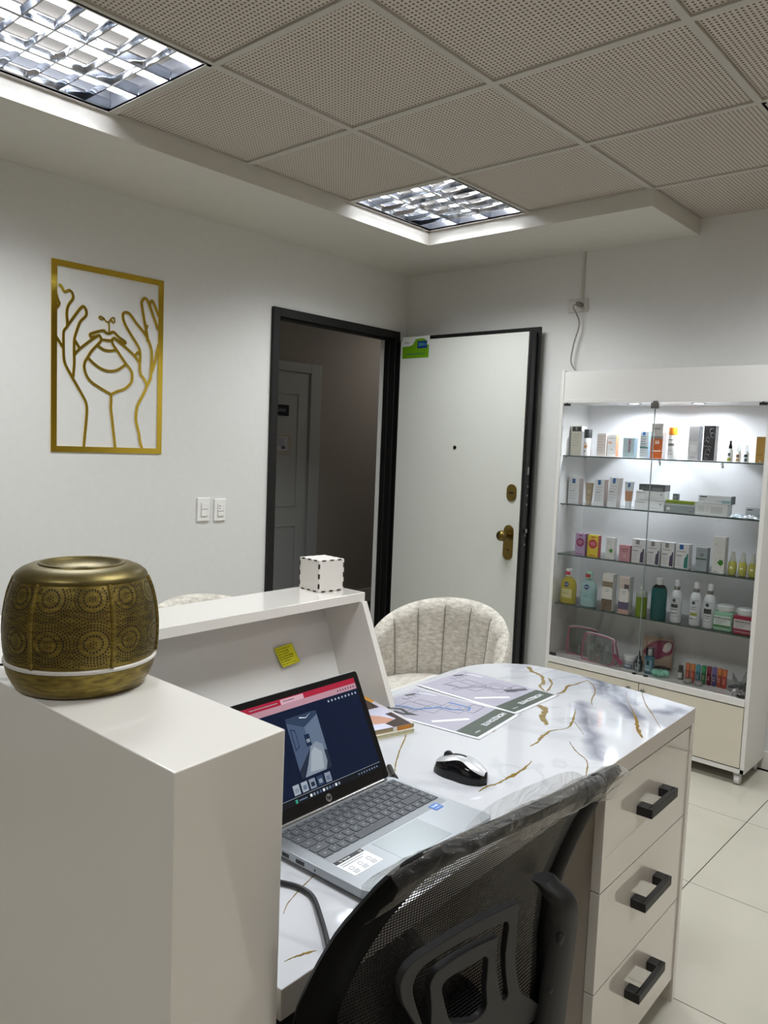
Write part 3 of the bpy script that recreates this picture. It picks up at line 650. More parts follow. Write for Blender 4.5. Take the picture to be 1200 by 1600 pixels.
rows = [[1.0233]*15, [.85]+[1]*12+[1.5]+[1], [1.2]+[1]*12+[1.15]+[1], [1.5]+[1]*11+[1.85]+[1], [1.9]+[1]*10+[2.45]+[1], [1.2, 1, 1, 1.1, 4.6, 1.1, 1.1, 1.1, 1.05, 1.05, 1.05]]
proto = {}
xr = -.0985
for ri, row in enumerate(rows):
    dep = .0105 if ri == 0 else .0190; y = kx0
    for wd in row:
        k = (round(wd, 3), ri == 0)
        if k not in proto:
            proto[k] = G().box(.0011, .0011, .0176, dep-.0011, wd*U-.0011, .0192).obj('key', KEYM, lap, bevel=.0006, seg=1); o = proto[k]
        else: o = clone(proto[k], lap)
        o.location = (xr, y, 0); y += wd*U
    xr += dep
# key legends: small marks
g = G(); xr = -.0985
lg = ['1234567890', 'QWERTYUIOP', 'ASDFGHJKL', 'ZXCVBNM']
for ri, row in enumerate(rows):
    dep = .0105 if ri == 0 else .0190; y = kx0
    for wd in row:
        if wd < 2: g.box(xr+dep*.4, y+wd*U*.38, .0192, xr+dep*.55, y+wd*U*.58, .01925)
        y += wd*U
    xr += dep
g.obj('key_legends', M('#8b9096', .5), lap)
G().prism(rrect(.0275, -.055, .098, .060, .003, .0174), (0, 0, .0003)).obj('touchpad', M('#8d9496', .3, .6, name='touchpad_metal'), lap)
G().box(.0272, -.0553, .01742, .0983, .0603, .01755).obj('touchpad_outline', M('#6a7073', .4), lap)
sw_ = thing
g = G().prism(rrect(.024, -.140, .071, -.077, .003, .0175), (0, 0, .0003)); g.obj('info_sticker', M('#e4e6e8', .35), lap)
g = G().box(.0245, -.139, .01781, .0335, -.078, .0179)
g.obj('sticker_header', M('#23272c', .4), lap)
g = G()
for k in range(2): g.box(.037+.005*k, -.136, .01781, .0385+.005*k, -.086-.006*k, .0179)
for y in (-.128, -.109, -.090): 
    for q in range(3): g.box(.060+.003*q, y-.006, .01781, .0612+.003*q, y+.006-.001*q, .0179)
    g.tube([(.053+.004*math.cos(t*math.pi/6), y+.004*math.sin(t*math.pi/6), .0179) for t in range(12)], .0004, 4, closed=True)
g.obj('sticker_print', M('#6d7378', .5), lap)
text_mesh('lettering', 'hp laptop', .006, WHITEP, lap, (.029, -.118, .0180), (0, 1, 0), (-1, 0, 0))
text_mesh('lettering', 'hp', .006, WHITEP, lap, (.029, -.084, .0180), (0, 1, 0), (-1, 0, 0))
G().prism(rrect(.0145, .1065, .0335, .1285, .002, .0175), (0, 0, .0004)).obj('blue_sticker', M('#1d5fae', .3), lap)
text_mesh('lettering', 'intel', .0085, M('#d5e4f5', .4), lap, (.021, .1175, .0181), (0, 1, 0), (-1, 0, 0), bold=True)
text_mesh('lettering', 'CORE i3', .004, M('#d5e4f5', .4), lap, (.029, .1175, .0181), (0, 1, 0), (-1, 0, 0))
g = G()
g.box(-.03, -.1602, .007, -.012, -.1598, .013).box(-.06, -.1602, .007, -.045, -.1598, .013).cyl((.01, -.1602, .010), .0018, .0004, 10, axis='y'); g.obj('side_ports', GLOSSBLK, lap)
G().cyl((-.107, -.140, .0185), .0042, .272, 12, axis='y').obj('hinge_bar', CHROME, lap, smooth=60)
# lid : own frame
ld = Vector((-.455, 0, .89)).normalized(); ln_ = Vector((.89, 0, .455)).normalized(); lp = Vector((-.1065, 0, .0195))
def LP(u, v, h=0.): return lp + Vector((0, 1, 0))*u + ld*v + ln_*h
def lidpoly(g, uv, h, t, m=0): g.prism([LP(u, v, h) for u, v in uv], ln_*t, m)
rr_ = [(y, x) for x, y, z in rrect(.001, -.158, .2045, .150, .006, 0)][::-1]
g = G(); lidpoly(g, rr_, -.005, .0045); g.obj('lid', SILV, lap, bevel=.0008)
rr2 = [(y, x) for x, y, z in rrect(.002, -.157, .2035, .149, .006, 0)][::-1]
g = G(); lidpoly(g, rr2, -.0005, .0013); g.obj('screen_bezel', M('#0b0b0d', .3, name='bezel_black'), lap, bevel=.0004, seg=1)
def scr(col, e): return M(col, .25, emit=e, name='screen_'+col.strip('#')+str(e))
g = G(); L0 = .0009
SC = ['#0a1730', '#9a2138', '#ab838f', '#c39ca8', '#10151f', '#2b3a52', '#44536c', '#7d8896', '#98a1aa', '#2f8f76', '#dfe6ee', '#16243e', '#5c6a80', '#20293a']
scm = [scr(c, .2) for c in SC]
def sp_(u0, v0, u1, v1, m, k=1): lidpoly(g, [(u0, v0), (u1, v0), (u1, v1), (u0, v1)], L0+.00012*k, .0001, m)
sp_(-.147, .022, .136, .1925, 0, 0)
sp_(-.147, .1825, .136, .1925, 1); sp_(-.147, .172, .136, .1825, 2); sp_(-.051, .1825, .003, .1912, 3, 2)
sp_(-.147, .022, .136, .0325, 4); sp_(-.147, .0325, .136, .0331, 8, 2)
for k in range(9): sp_(.055+.009*k, .163, .0585+.009*k, .1665, 8, 2)
for k in range(7): sp_(.085+.007*k, .176, .0875+.007*k, .1785, 13, 3)
for k in range(10): sp_(-.045+.0075*k, .0245, -.0405+.0075*k, .029, [10, 7, 12, 6][k % 4], 2)
for k in range(8): sp_(.075+.007*k, .0255, .0785+.007*k, .0285, 12, 2)
sp_(-.0785, .0235, -.0735, .0295, 9, 2); sp_(-.070, .0255, -.052, .0275, 12, 2)
for k, c in enumerate((8, 8, 7, 5, 7)): sp_(-.0765+.0185*k, .0355, -.0625+.0185*k, .0515, c, 2)
for k in range(5): sp_(-.0735+.0185*k, .039, -.0655+.0185*k, .046, [7, 12, 13, 7, 12][k], 3)
# tab captions
for a, b2 in ((-.12, -.06), (-.045, -.02)):
    u = a
    while u < b2: sp_(u, .1865, u+.004, .1878, 8 if a < -.1 else 13, 4); u += .0052
# the photo shown: a dim treatment room with a couch
P0, P1, Q0, Q1 = -.0525, .0205, .0565, .1575
sp_(P0, Q0, P1, Q1, 5, 2)
def pp(m, k, *uv): lidpoly(g, [(P0+(P1-P0)*a, Q0+(Q1-Q0)*b_) for a, b_ in uv], L0+.00012*k, .0001, m)
pp(6, 3, (0, .12), (0, .93), (.5, .78), (.5, .42)); pp(12, 3, (.5, .42), (.5, .78), (1, .93), (1, .3))
pp(13, 4, (0, 0), (1, 0), (1, .3), (.5, .42), (0, .12))
pp(7, 5, (.12, .0), (.8, .0), (.9, .12), (.9, .42), (.72, .5), (.52, .44), (.3, .18)); pp(8, 6, (.3, .05), (.74, .03), (.82, .3), (.62, .42), (.5, .36))
pp(11, 5, (.42, .46), (.58, .46), (.58, .66), (.42, .66)); pp(7, 6, (.45, .52), (.56, .52), (.56, .58), (.45, .58))
pp(10, 5, (.42, .95), (.62, .92), (.8, .98), (.62, .93), (.44, .965)); pp(11, 5, (.06, .45), (.2, .5), (.2, .78), (.06, .82))
pp(6, 6, (.08, .47), (.18, .515), (.18, .765), (.08, .80))
g.obj('display', scm, lap)
lg_ = G().prism([LP(-.007+.0068*math.cos(2*math.pi*k/24), .0115+.0068*math.sin(2*math.pi*k/24), .0008) for k in range(24)], ln_*.0003); lg_.obj('emblem', M('#b8bcc0', .2, .8), lap)
text_mesh('emblem_lettering', 'hp', .010, M('#16181c', .3), lap, LP(-.007, .0125, .0013), (0, 1, 0), ld, bold=True)
lap_w = G().cyl((0, 0, 0), .0012, .001, 12, axis='x'); 
g = G(); g.prism([LP(-.009+.0014*math.cos(k), .198+.0014*math.sin(k), .0008) for k in range(6)], ln_*.0002); g.obj('webcam', M('#1c2430', .1), lap)
# plug at the far side of the laptop
pg = thing('adapter_plug', 'short black plug lying behind the right rear corner of the laptop', 'plug', (2.310, -2.712, .7885), math.radians(-38))
G().cyl((-.03, 0, 0), .0055, .05, 14, axis='x').obj('plug_body', BLACK, pg, bevel=.001)
G().cyl((.02, 0, 0), .007, .012, 14, axis='x').obj('collar', GLOSSBLK, pg, bevel=.0015)
# laptop cable
lc = catmull([(2.40, -3.13, .786), (2.443, -3.105, .7845), (2.471, -3.095, .7845), (2.501, -3.098, .7845), (2.545, -3.125, .786), (2.592, -3.158, .7875), (2.618, -3.178, .784), (2.628, -3.185, .76), (2.628, -3.185, .70), (2.628, -3.17, .6), (2.60, -3.15, .4), (2.55, -3.12, .1)], 6)
lcx = thing('laptop_cable', 'black cable running over the desk edge beside the laptop', 'cable', (2.443, -3.105, .7845))
G().tube([p-Vector((2.443, -3.105, .7845)) for p in lc], .0036, 10).obj('wire', M('#17171b', .4, name='cable_black'), lcx, smooth=60)
# ------------------------------------------------------------------ mouse
ms = thing('computer_mouse', 'black and silver wireless mouse beside the laptop', 'mouse', (2.402, -2.612, .7805), math.radians(4))
def mouse_pt(u, v, k=1., off=0.):   # u along length 0(front,-x)..1(back,+x); v across angle 0..1
    L = .110; x = -L/2+L*u
    w = (.030*(math.sin(math.pi*min(max(u*.93+.07, 0), 1))**.42))*(1-.10*math.exp(-((u-.45)/.16)**2))*k
    h = (.014+.026*math.sin(math.pi*(u*.80+.10))**1.1)*(1 if 0 < u < 1 else .55)
    a = math.pi*v
    return (x, w*math.cos(a)*1.0, .0015+(h+off)*abs(math.sin(a))**.62)
G().grid(lambda u, v: mouse_pt(u, v), 28, 24).obj('shell', M('#08080a', .12, name='mouse_gloss_black'), ms, smooth=80)
g = G(); g.prism([mouse_pt(u, 0)[:2]+(.0,) for u in [k/20 for k in range(21)]]+[mouse_pt(u, 1)[:2]+(.0,) for u in [1-k/20 for k in range(21)]], (0, 0, .004)); g.obj('underside', BLACK, ms)
def top_pt(u, v):
    uu = .02+.96*u; vv = .24+.52*v*(1) ; vv = .5+(vv-.5)*(1.05-.35*math.exp(-((uu-.55)/.2)**2)+.1*uu)
    p = mouse_pt(uu, vv, 1.0); return (p[0]+0, p[1]*1.01, p[2]+.0009)
G().grid(top_pt, 26, 14).obj('silver_cover', M('#c6c8cb', .32, .35, name='mouse_silver'), ms, smooth=80)
def strip_pt(u, v):
    uu = .08+.5*u; p = mouse_pt(uu, .5+(v-.5)*.11*(1-.5*u)); return (p[0], p[1], p[2]+.0016)
G().grid(strip_pt, 14, 4).obj('scroll_strip', GLOSSBLK, ms, smooth=80)
G().cyl((-.032, -.0035, .0335), .0095, .007, 20, axis='y').obj('scroll_wheel', M('#222226', .6), ms, bevel=.001)
# ------------------------------------------------------------------ magazines
def magazine(label, loc, rz, spine, cover, t=.0095):
    m = thing('magazine', label, 'magazine', loc, math.radians(rz), group='magazines beside the laptop')
    G().box(-.205, -.28, .0006, -.001, -.001, t-.0006).obj('pages', spine, m)
    g = G().box(-.205, -.28, 0, 0, 0, .0006).box(-.205, -.28, t-.0006, 0, 0, t); g.obj('covers', cover, m, bevel=.0002, seg=1)
    return m
paper = M('#d8d3b8', .6, name='page_edges', noise=.2, nscale=300)
m0 = magazine('white and yellow magazine, lower of the two behind the laptop', (2.190, -2.497, .7805), -15, M('#cfcaa4', .5, noise=.25, nscale=200), M('#dfdccb', .3))
G().box(-.0005, -.22, .001, .0003, -.10, .0085).obj('yellow_spine_print', M('#cfc65a', .5), m0)
m1 = magazine('orange magazine with a photographic cover, upper of the two behind the laptop', (2.186, -2.494, .7902), -15, M('#9c8d6a', .5, noise=.25, nscale=200), M('#cfc6bd', .25), .0105)
g = G().box(-.0005, -.045, .001, .0004, -.01, .0095).box(-.0005, -.25, .001, .0004, -.12, .008); g.obj('orange_spine_print', M('#b8741f', .45), m1)
G().box(-.0005, -.057, .001, .0005, -.047, .0095).obj('spine_lettering', M('#d9d6cf', .45), m1)
g = G(); cz = .01065
def cp(m, k, *q): g.prism([(-.205+.205*a, -.28+.28*b_, cz+.0001*k) for a, b_ in q], (0, 0, .0001), m)
cp(0, 0, (.3, 0), (1, 0), (1, .55), (.8, .58), (.62, .4), (.45, .3))
cp(1, 0, (0, .3), (.45, .3), (.62, .4), (.8, .58), (1, .62), (1, .98), (0, .98))
cp(2, 1, (.55, .62), (.72, .60), (.85, .70), (.88, .82), (.80, .90), (.66, .84), (.56, .74)); cp(2, 1, (.2, .55), (.35, .5), (.5, .62), (.4, .78), (.22, .75))
cp(3, 2, (.88, .78), (1, .80), (1, .97), (.60, .97), (.62, .90), (.80, .92)); cp(3, 2, (.15, .75), (.42, .82), (.4, .95), (.1, .95)); cp(4, 2, (.82, .56), (.95, .52), (.97, .60), (.86, .68))
cp(5, 2, (.42, .42), (.52, .50), (.6, .66), (.5, .60)); cp(6, 1, (0, .8), (.3, .82), (.2, 1), (0, 1))
g.obj('cover_picture', [M(c, .25) for c in ('#d08a1c', '#c2c2d6', '#b98a74', '#3a2c28', '#6d3f9a', '#6a6f90', '#c98f2a')], m1)
# ------------------------------------------------------------------ laminated floor plans
LAV = M('#a9a7b6', .28, name='print_lavender', noise=.05, nscale=25); GRN = M('#4c5750', .28, name='print_green_grey', noise=.15, nscale=40); PWH = M('#e6e7ec', .12, name='laminated_white')
PLN = M('#7d7b8a', .3); PBL = M('#3f78b5', .3); PDK = M('#3c3f42', .3)
def sheet(label, loc, rz, blue):
    s = thing('floor_plan_sheet', label, 'paper', loc, math.radians(rz), group=None)
    def curl(x, y): return .0018*max(0, -x/.15)**2+.0015*max(0, abs(y)/.105-.6)
    def sf(u, v, h=0.):
        x = -.152+.304*u; y = -.108+.216*v; return (x, y, .0006+curl(x, y)+h)
    G().grid(lambda u, v: sf(u, v), 16, 10).obj('laminate', PWH, s, smooth=60, solid=.0008)
    def area(name, u0, v0, u1, v1, mat, h):
        G().grid(lambda u, v: sf(u0+(u1-u0)*u, v0+(v1-v0)*v, h), 12, 8).obj(name, mat, s, smooth=60)
    area('plan_field', .03, .04, .79, .96, LAV, .0007); area('title_band', .79, .04, .97, .96, GRN, .0007)
    g = G()
    def ln(pts, w, m=0):
        ribbon(g, [(-.152+.304*a, -.108+.216*b_) for a, b_ in pts], w*1.4, .0014, .0017, lambda u, v, h: (u, v, h+curl(u, v)), m)
    def rc(a0, b0, a1, b1, w=.0012, m=0): ln([(a0, b0), (a1, b0), (a1, b1), (a0, b1), (a0, b0)], w, m)
    rc(.16, .30, .34, .52); rc(.20, .52, .42, .66); rc(.34, .36, .46, .60); rc(.42, .54, .62, .80); rc(.46, .62, .56, .74, .001); rc(.28, .20, .32, .34); rc(.60, .66, .70, .92, .0015)
    ln([(.14, .28), (.22, .34), (.30, .34), (.36, .44), (.42, .58), (.52, .6), (.6, .68)], .0045 if blue else .003, 1 if blue else 0)
    ln([(.42, .80), (.62, .80), (.64, .70)], .004 if blue else .0015, 1 if blue else 0)
    if not blue:
        for k in range(9): ln([(.60+.012*k, .66+.03*k), (.66+.01*k, .62+.03*k)], .004, 2)
    else: ln([(.12, .16), (.22, .24), (.30, .18), (.38, .20), (.30, .12), (.2, .12)], .008, 2)
    ln([(.55, .12), (.74, .46)], .009, 3); ln([(.55, .12), (.63, .27)], .0085, 2)
    for k in range(5): ln([(.08+.02*(k % 2), .55+.08*k), (.14, .57+.08*k)], .003, 0)
    ln([(.06, .66), (.10, .80)], .006, 2); ln([(.10, .86), (.26, .9)], .004, 3)
    g.obj('plan_drawing', [PLN, PBL, PDK, PWH], s)
    text_mesh('lettering', 'HORIZONTE', .019, PWH, s, (.118, .03 if blue else .02, .0019), (0, -1, 0), (1, 0, 0), bold=True)
    text_mesh('lettering', 'Planta', .008, PWH, s, (.128, -.07, .0019), (0, -1, 0), (1, 0, 0))
    return s
sheet('laminated floor plan with grey rooms, the sheet nearer the round end of the desk', (2.126, -2.119, .7805), 1.0, False)
sheet('laminated floor plan with a blue corridor, the sheet beside the magazines', (2.150, -2.338, .7803), 7.0, True)
# ------------------------------------------------------------------ office chair (seen from behind)
oc = thing('office_chair', 'black mesh office chair pushed under the desk, top rail still in clear plastic', 'chair', (2.36, -3.0, 0))
OX, OY = 2.36, -3.0
BX = [(.44, 2.71), (.52, 2.69), (.6, 2.675), (.68, 2.667), (.76, 2.672), (.83, 2.698), (.885, 2.722), (.94, 2.753), (.99, 2.787), (1.05, 2.83)]
def bxz(z):
    for (z0, x0), (z1, x1) in zip(BX, BX[1:]):
        if z0 <= z <= z1:
            t = (z-z0)/(z1-z0); return x0+(x1-x0)*t
    return BX[0][1] if z < BX[0][0] else BX[-1][1]
def SB(u, z, off=0.): return Vector((bxz(z)+.1*u-.35*u*u+.012+off-OX, u, z))
outl = [(0, .998), (.08, .996), (.15, .99), (.195, .981), (.215, .965), (.228, .93), (.243, .88), (.252, .82), (.255, .75), (.252, .68), (.243, .61), (.225, .55), (.19, .505), (.14, .485), (.07, .478), (0, .476)]
innl = [(0, .962), (.07, .960), (.12, .954), (.15, .945), (.166, .930), (.176, .90), (.186, .86), (.194, .81), (.198, .75), (.197, .69), (.19, .63), (.175, .58), (.15, .55), (.11, .535), (.055, .53), (0, .53)]
def full(l):
    a = [Vector(p) for p in catmull([(x, y) for x, y in l], 3)]; return a + [Vector((-p.x, p.y)) for p in a[-2:0:-1]]
of, inf = full(outl), full(innl); K = len(of)
ring = []
g = G(); vs = []; fs = []; J = 8
prof = [(0, 0), (.12, .010), (.5, .014), (.88, .010), (1, 0), (.88, -.009), (.5, -.011), (.12, -.009)]
for k in range(K):
    for t, o_ in prof:
        p = of[k].lerp(inf[k], t); vs.append(SB(p.x, p.y, o_))
for k in range(K):
    for j in range(8): a, b2 = k*8+j, k*8+(j+1) % 8; c, d_ = ((k+1) % K)*8+(j+1) % 8, ((k+1) % K)*8+j; fs.append((a, b2, c, d_))
g.add(vs, fs); g.obj('back_frame', M('#030303', .6, name='chair_frame_black', ior=1.2), oc, smooth=70)
# mesh fabric
MESH = bpy.data.materials.new('mesh_fabric'); MESH.use_nodes = True; nt = MESH.node_tree; b = nt.nodes['Principled BSDF']
b.inputs['Base Color'].default_value = lin('#060606'); b.inputs['Roughness'].default_value = .6
tc = nt.nodes.new('ShaderNodeTexCoord'); sp = nt.nodes.new('ShaderNodeSeparateXYZ'); nt.links.new(tc.outputs['Object'], sp.inputs[0])
ya = math_node(nt, 'ADD', sp.outputs[1], math_node(nt, 'MULTIPLY', sp.outputs[2], .0))
fz = math_node(nt, 'FRACT', math_node(nt, 'DIVIDE', sp.outputs[2], .0052)); row = math_node(nt, 'FLOOR', math_node(nt, 'DIVIDE', sp.outputs[2], .0052))
fy = math_node(nt, 'FRACT', math_node(nt, 'ADD', math_node(nt, 'DIVIDE', ya, .0042), math_node(nt, 'MULTIPLY', row, .5)))
az = math_node(nt, 'LESS_THAN', math_node(nt, 'ABSOLUTE', math_node(nt, 'SUBTRACT', fz, .5)), .23)
ay = math_node(nt, 'LESS_THAN', math_node(nt, 'ABSOLUTE', math_node(nt, 'SUBTRACT', fy, .5)), .31)
al = math_node(nt, 'SUBTRACT', 1., math_node(nt, 'MULTIPLY', az, ay)); nt.links.new(al, b.inputs['Alpha'])
def mesh_pt(u, v):   # from centre line to inner outline
    z = .545+(.958-.545)*v
    # half width at z
    w_ = 0
    for p, q in zip(inf[:K//2], inf[1:K//2+1]):
        if (p.y-z)*(q.y-z) <= 0 and abs(p.y-q.y) > 1e-6: w_ = max(w_, abs(p.x+(q.x-p.x)*(z-p.y)/(q.y-p.y)))
    w_ += .006
    return SB(-w_+2*w_*u, z, .002)
G().grid(mesh_pt, 16, 30).obj('mesh_back', MESH, oc, smooth=80)
# lumbar plate and arms behind the mesh : plane of its own
def LB(u, z, off=0.): return Vector((2.722+.22*(z-.7)+.1*u+off-OX, u, z))
PL = M('#222224', .5, ior=1.4, name='chair_plastic_grey', bump=.05, nscale=400)
lum_o = [(-.005, .843), (-.06, .849), (-.116, .849), (-.166, .846), (-.182, .838), (-.187, .826), (-.184, .812), (-.171, .785), (-.142, .745), (-.118, .70), (-.10, .64), (.16, .58), (.14, .62), (.10, .655), (.084, .673), (.053, .727), (.028, .80), (.02, .835), (.010, .842)]
hole1 = [(-.002, .820), (-.041, .826), (-.102, .831), (-.145, .830), (-.158, .824), (-.163, .814), (-.160, .797), (-.142, .763), (-.118, .722), (-.112, .716), (-.108, .722), (-.118, .758), (-.130, .789), (-.128, .802), (-.118, .808), (-.07, .810), (-.02, .804), (-.010, .799), (-.004, .775), (.012, .735), (.036, .690), (.046, .676), (.052, .674), (.054, .682), (.040, .710), (.018, .762), (.008, .808)]
hole2 = [(-.032, .782), (-.086, .784), (-.104, .780), (-.100, .763), (-.078, .722), (-.066, .703), (-.055, .696), (-.015, .676), (.004, .678), (.007, .690), (-.006, .722), (-.020, .772)]
def plate_holes(name, outer, holes, fn, t, mat, parent):
    bm = __import__('bmesh').new(); import bmesh
    edges = []
    for lp_ in [outer]+holes:
        c = [Vector((x, y, 0)) for x, y in lp_]
        v = [bm.verts.new(q) for q in c]
        for i in range(len(v)): edges.append(bm.edges.new((v[i], v[(i+1) % len(v)])))
    bmesh.ops.triangle_fill(bm, use_beauty=True, use_dissolve=False, edges=edges)
    from mathutils.geometry import intersect_point_tri_2d
    def inside(p, lp_):
        c = False; j = len(lp_)-1
        for i in range(len(lp_)):
            xi, yi = lp_[i]; xj, yj = lp_[j]
            if (yi > p.y) != (yj > p.y) and p.x < (xj-xi)*(p.y-yi)/(yj-yi)+xi: c = not c
            j = i
        return c
    bad = [f for f in bm.faces if any(inside(f.calc_center_median(), h) for h in holes)]
    bmesh.ops.delete(bm, geom=bad, context='FACES_ONLY')
    for v in bm.verts: v.co = fn(v.co.x, v.co.y)
    me = bpy.data.meshes.new(name); bm.to_mesh(me); bm.free(); me.materials.append(mat)
    o = bpy.data.objects.new(name, me); COL.objects.link(o); o.parent = parent
    md = o.modifiers.new('solid', 'SOLIDIFY'); md.thickness = t; md.offset = 0
    md = o.modifiers.new('bevel', 'BEVEL'); md.width = .0025; md.segments = 2; md.limit_method = 'ANGLE'; md.angle_limit = math.radians(50); md.harden_normals = True
    for p in me.polygons: p.use_smooth = True
    return o
def dense(l, n=3): 
    c = catmull(list(l)+[l[0]], n); return [(p.x, p.y) for p in c[:-1]]
plate_holes('lumbar_support', dense(lum_o, 2), [dense(hole1, 2), dense(hole2, 2)], lambda x, y: LB(x, y), .010, PL, oc)
def strap(sgn, du=0., dz=0.):
    g = G(); vs = []; fs = []
    ctr = [(.130, .815, -.045), (.136, .800, -.012), (.146, .78, .008), (.158, .73, .016), (.170, .66, .022), (.182, .58, .03), (.195, .50, .04), (.21, .42, .05), (.21, .36, .03)]
    wd = [.020, .024, .027, .028, .030, .034, .040, .045, .04]
    P_ = catmull(ctr, 4); n = len(P_)
    for k, p in enumerate(P_):
        w_ = wd[min(int(k/4), 8)]
        for a, o_ in ((-1, .0), (-1, .012), (-.55, .020), (.55, .020), (1, .012), (1, 0), (0, -.006)):
            q = LB(sgn*p.x+du+a*w_*.92, p.y+dz, p.z*.6+o_-.012); vs.append(q)
    for k in range(n-1):
        for j in range(7): fs.append((k*7+j, k*7+(j+1) % 7, (k+1)*7+(j+1) % 7, (k+1)*7+j))
    fs.append(tuple(range(7))); fs.append(tuple(range((n-1)*7, n*7)))
    o = g.add(vs, fs).obj('arm_bracket', PL, oc, smooth=60)
    g = G()
    for u, z in ((.150, .735), (.166, .645)):
        c = LB(sgn*(u-.014)+du, z+dz, .012); g.lathe([(.0085, 0), (.008, .004), (.004, .006), (0, .0062)], c, 16, axis='x')
    g.obj('screw_cap', PL, o, smooth=60)
strap(1); strap(-1, -.05, -.10)
# clear plastic sheath on the top rail
PLW = bpy.data.materials.new('clear_plastic_film'); PLW.use_nodes = True; nt = PLW.node_tree; nt.nodes.clear()
o_ = nt.nodes.new('ShaderNodeOutputMaterial'); mx = nt.nodes.new('ShaderNodeMixShader'); t_ = nt.nodes.new('ShaderNodeBsdfTransparent'); gl = nt.nodes.new('ShaderNodeBsdfPrincipled')
t_.inputs[0].default_value = (.90, .90, .89, 1); gl.inputs['Base Color'].default_value = (.42, .41, .39, 1); gl.inputs['Roughness'].default_value = .04; gl.inputs['Metallic'].default_value = .0
tc = nt.nodes.new('ShaderNodeTexCoord'); nz = nt.nodes.new('ShaderNodeTexNoise'); nz.inputs['Scale'].default_value = 38; nz.inputs['Detail'].default_value = 3; nz.inputs['Distortion'].default_value = 1.2
bp = nt.nodes.new('ShaderNodeBump'); bp.inputs['Strength'].default_value = 1.; bp.inputs['Distance'].default_value = .008
nt.links.new(tc.outputs['Object'], nz.inputs['Vector']); nt.links.new(nz.outputs['Fac'], bp.inputs['Height']); nt.links.new(bp.outputs[0], gl.inputs['Normal'])
lw = nt.nodes.new('ShaderNodeLayerWeight'); lw.inputs[0].default_value = .35; nt.links.new(bp.outputs[0], lw.inputs['Normal'])
fa = math_node(nt, 'ADD', math_node(nt, 'MULTIPLY', lw.outputs['Facing'], .38), .06)
nt.links.new(fa, mx.inputs[0]); nt.links.new(t_.outputs[0], mx.inputs[1]); nt.links.new(gl.outputs[0], mx.inputs[2]); nt.links.new(mx.outputs[0], o_.inputs[0])
random.seed(11)
vs = []; fs = []; NU, NV = 60, 14
for i in range(NU+1):
    u = -.226+.452*i/NU; zt = 1.004-.10*abs(u)**1.3*3.2*.35-(.025 if abs(u) > .2 else 0)*(abs(u)-.2)/.026
    zt = .999-1.1*abs(u)**2*.35-max(0, abs(u)-.18)*.35; zb = .948-.25*abs(u)**2-max(0, abs(u)-.17)*.55+.006*math.sin(u*60)
    for j in range(NV):
        a = 2*math.pi*j/NV; zc = (zt+zb)/2; hz = (zt-zb)/2+.004
        jj = .0025*math.sin(17*u+j*2.1)+.0025*math.sin(61*u+j*1.3)+random.uniform(-.0012, .0012)
        vs.append(SB(u, zc+(hz+jj)*math.cos(a), .004+(.020+jj)*math.sin(a)))
for i in range(NU):
    for j in range(NV): fs.append((i*NV+j, i*NV+(j+1) % NV, (i+1)*NV+(j+1) % NV, (i+1)*NV+j))
pw = G().add(vs, fs).obj('plastic_wrap', PLW, oc, smooth=80); pw['label'] = 'crinkled clear plastic film over the top rail'
def flap(u, v):
    uu = -.15+.22*u; env = math.sin(math.pi*u)**.5
    z = 1.000-.35*uu*uu+.032*v*env; return SB(uu, min(z, 1.04), .002-.02*v*env+.003*math.sin(40*uu+3*v))
G().grid(flap, 30, 6).obj('plastic_wrap', PLW, oc, smooth=80)
# seat, column, base, arms
G().prism([(x, y, .455) for x, y, z in rrect(-.24, -.245, .25, .245, .08, 0, 6)], (0, 0, .065)).obj('seat', M('#111011', .8, name='seat_fabric', bump=.2, nscale=300), oc, bevel=.02, seg=3)
G().cyl((0, 0, .09), .028, .37, 20).box(-.10, -.08, .42, .30, .08, .455).obj('gas_column', BLACK, oc)
g = G()
for z0, z1, x0, x1 in ((.40, .455, .26, .36),): g.box(x0, -.03, z0, x1, .03, .60)
g.obj('back_stem', PL, oc, bevel=.004)
for k in range(5):
    a = 2*math.pi*k/5+.3; c, s = math.cos(a), math.sin(a)
    lg_o = G().tube([(0, 0, .10), (.12*c, .12*s, .095), (.28*c, .28*s, .065)], [.026, .02, .014], 10).obj('leg', PL, oc, smooth=60)
    G().cyl((.28*c-.01, .28*s, .026), .026, .02, 16, axis='x').obj('caster', BLACK, lg_o)
for s in (-1, 1):
    G().tube([(.33, s*.22, .38), (.20, s*.27, .40), (.0, s*.285, .50), (-.06, s*.285, .64)], .014, 10).obj('arm_support', PL, oc, smooth=60)
    G().prism([(x, y, .64) for x, y, z in rrect(-.16, s*.285-.035, .10, s*.285+.035, .03, 0)], (0, 0, .025)).obj('armrest', PL, oc, bevel=.006)
# ------------------------------------------------------------------ upholstered visitor chairs
VEL, nt, b = nodes_mat('crushed_velvet_beige')
tc = nt.nodes.new('ShaderNodeTexCoord'); n1 = nt.nodes.new('ShaderNodeTexNoise'); n1.inputs['Scale'].default_value = 38; n1.inputs['Detail'].default_value = 9; n1.inputs['Roughness'].default_value = .7
mp = nt.nodes.new('ShaderNodeMapping'); mp.inputs['Scale'].default_value = (1, 1, 2.4); nt.links.new(tc.outputs['Object'], mp.inputs[0]); nt.links.new(mp.outputs[0], n1.inputs['Vector'])
cr = nt.nodes.new('ShaderNodeValToRGB'); cr.color_ramp.elements[0].position = .38; cr.color_ramp.elements[1].position = .66
cr.color_ramp.elements[0].color = lin('#a59f93'); cr.color_ramp.elements[1].color = lin('#d3cec3')
nt.links.new(n1.outputs['Fac'], cr.inputs[0]); nt.links.new(cr.outputs[0], b.inputs['Base Color']); b.inputs['Roughness'].default_value = .7; b.inputs['Sheen Weight'].default_value = .3
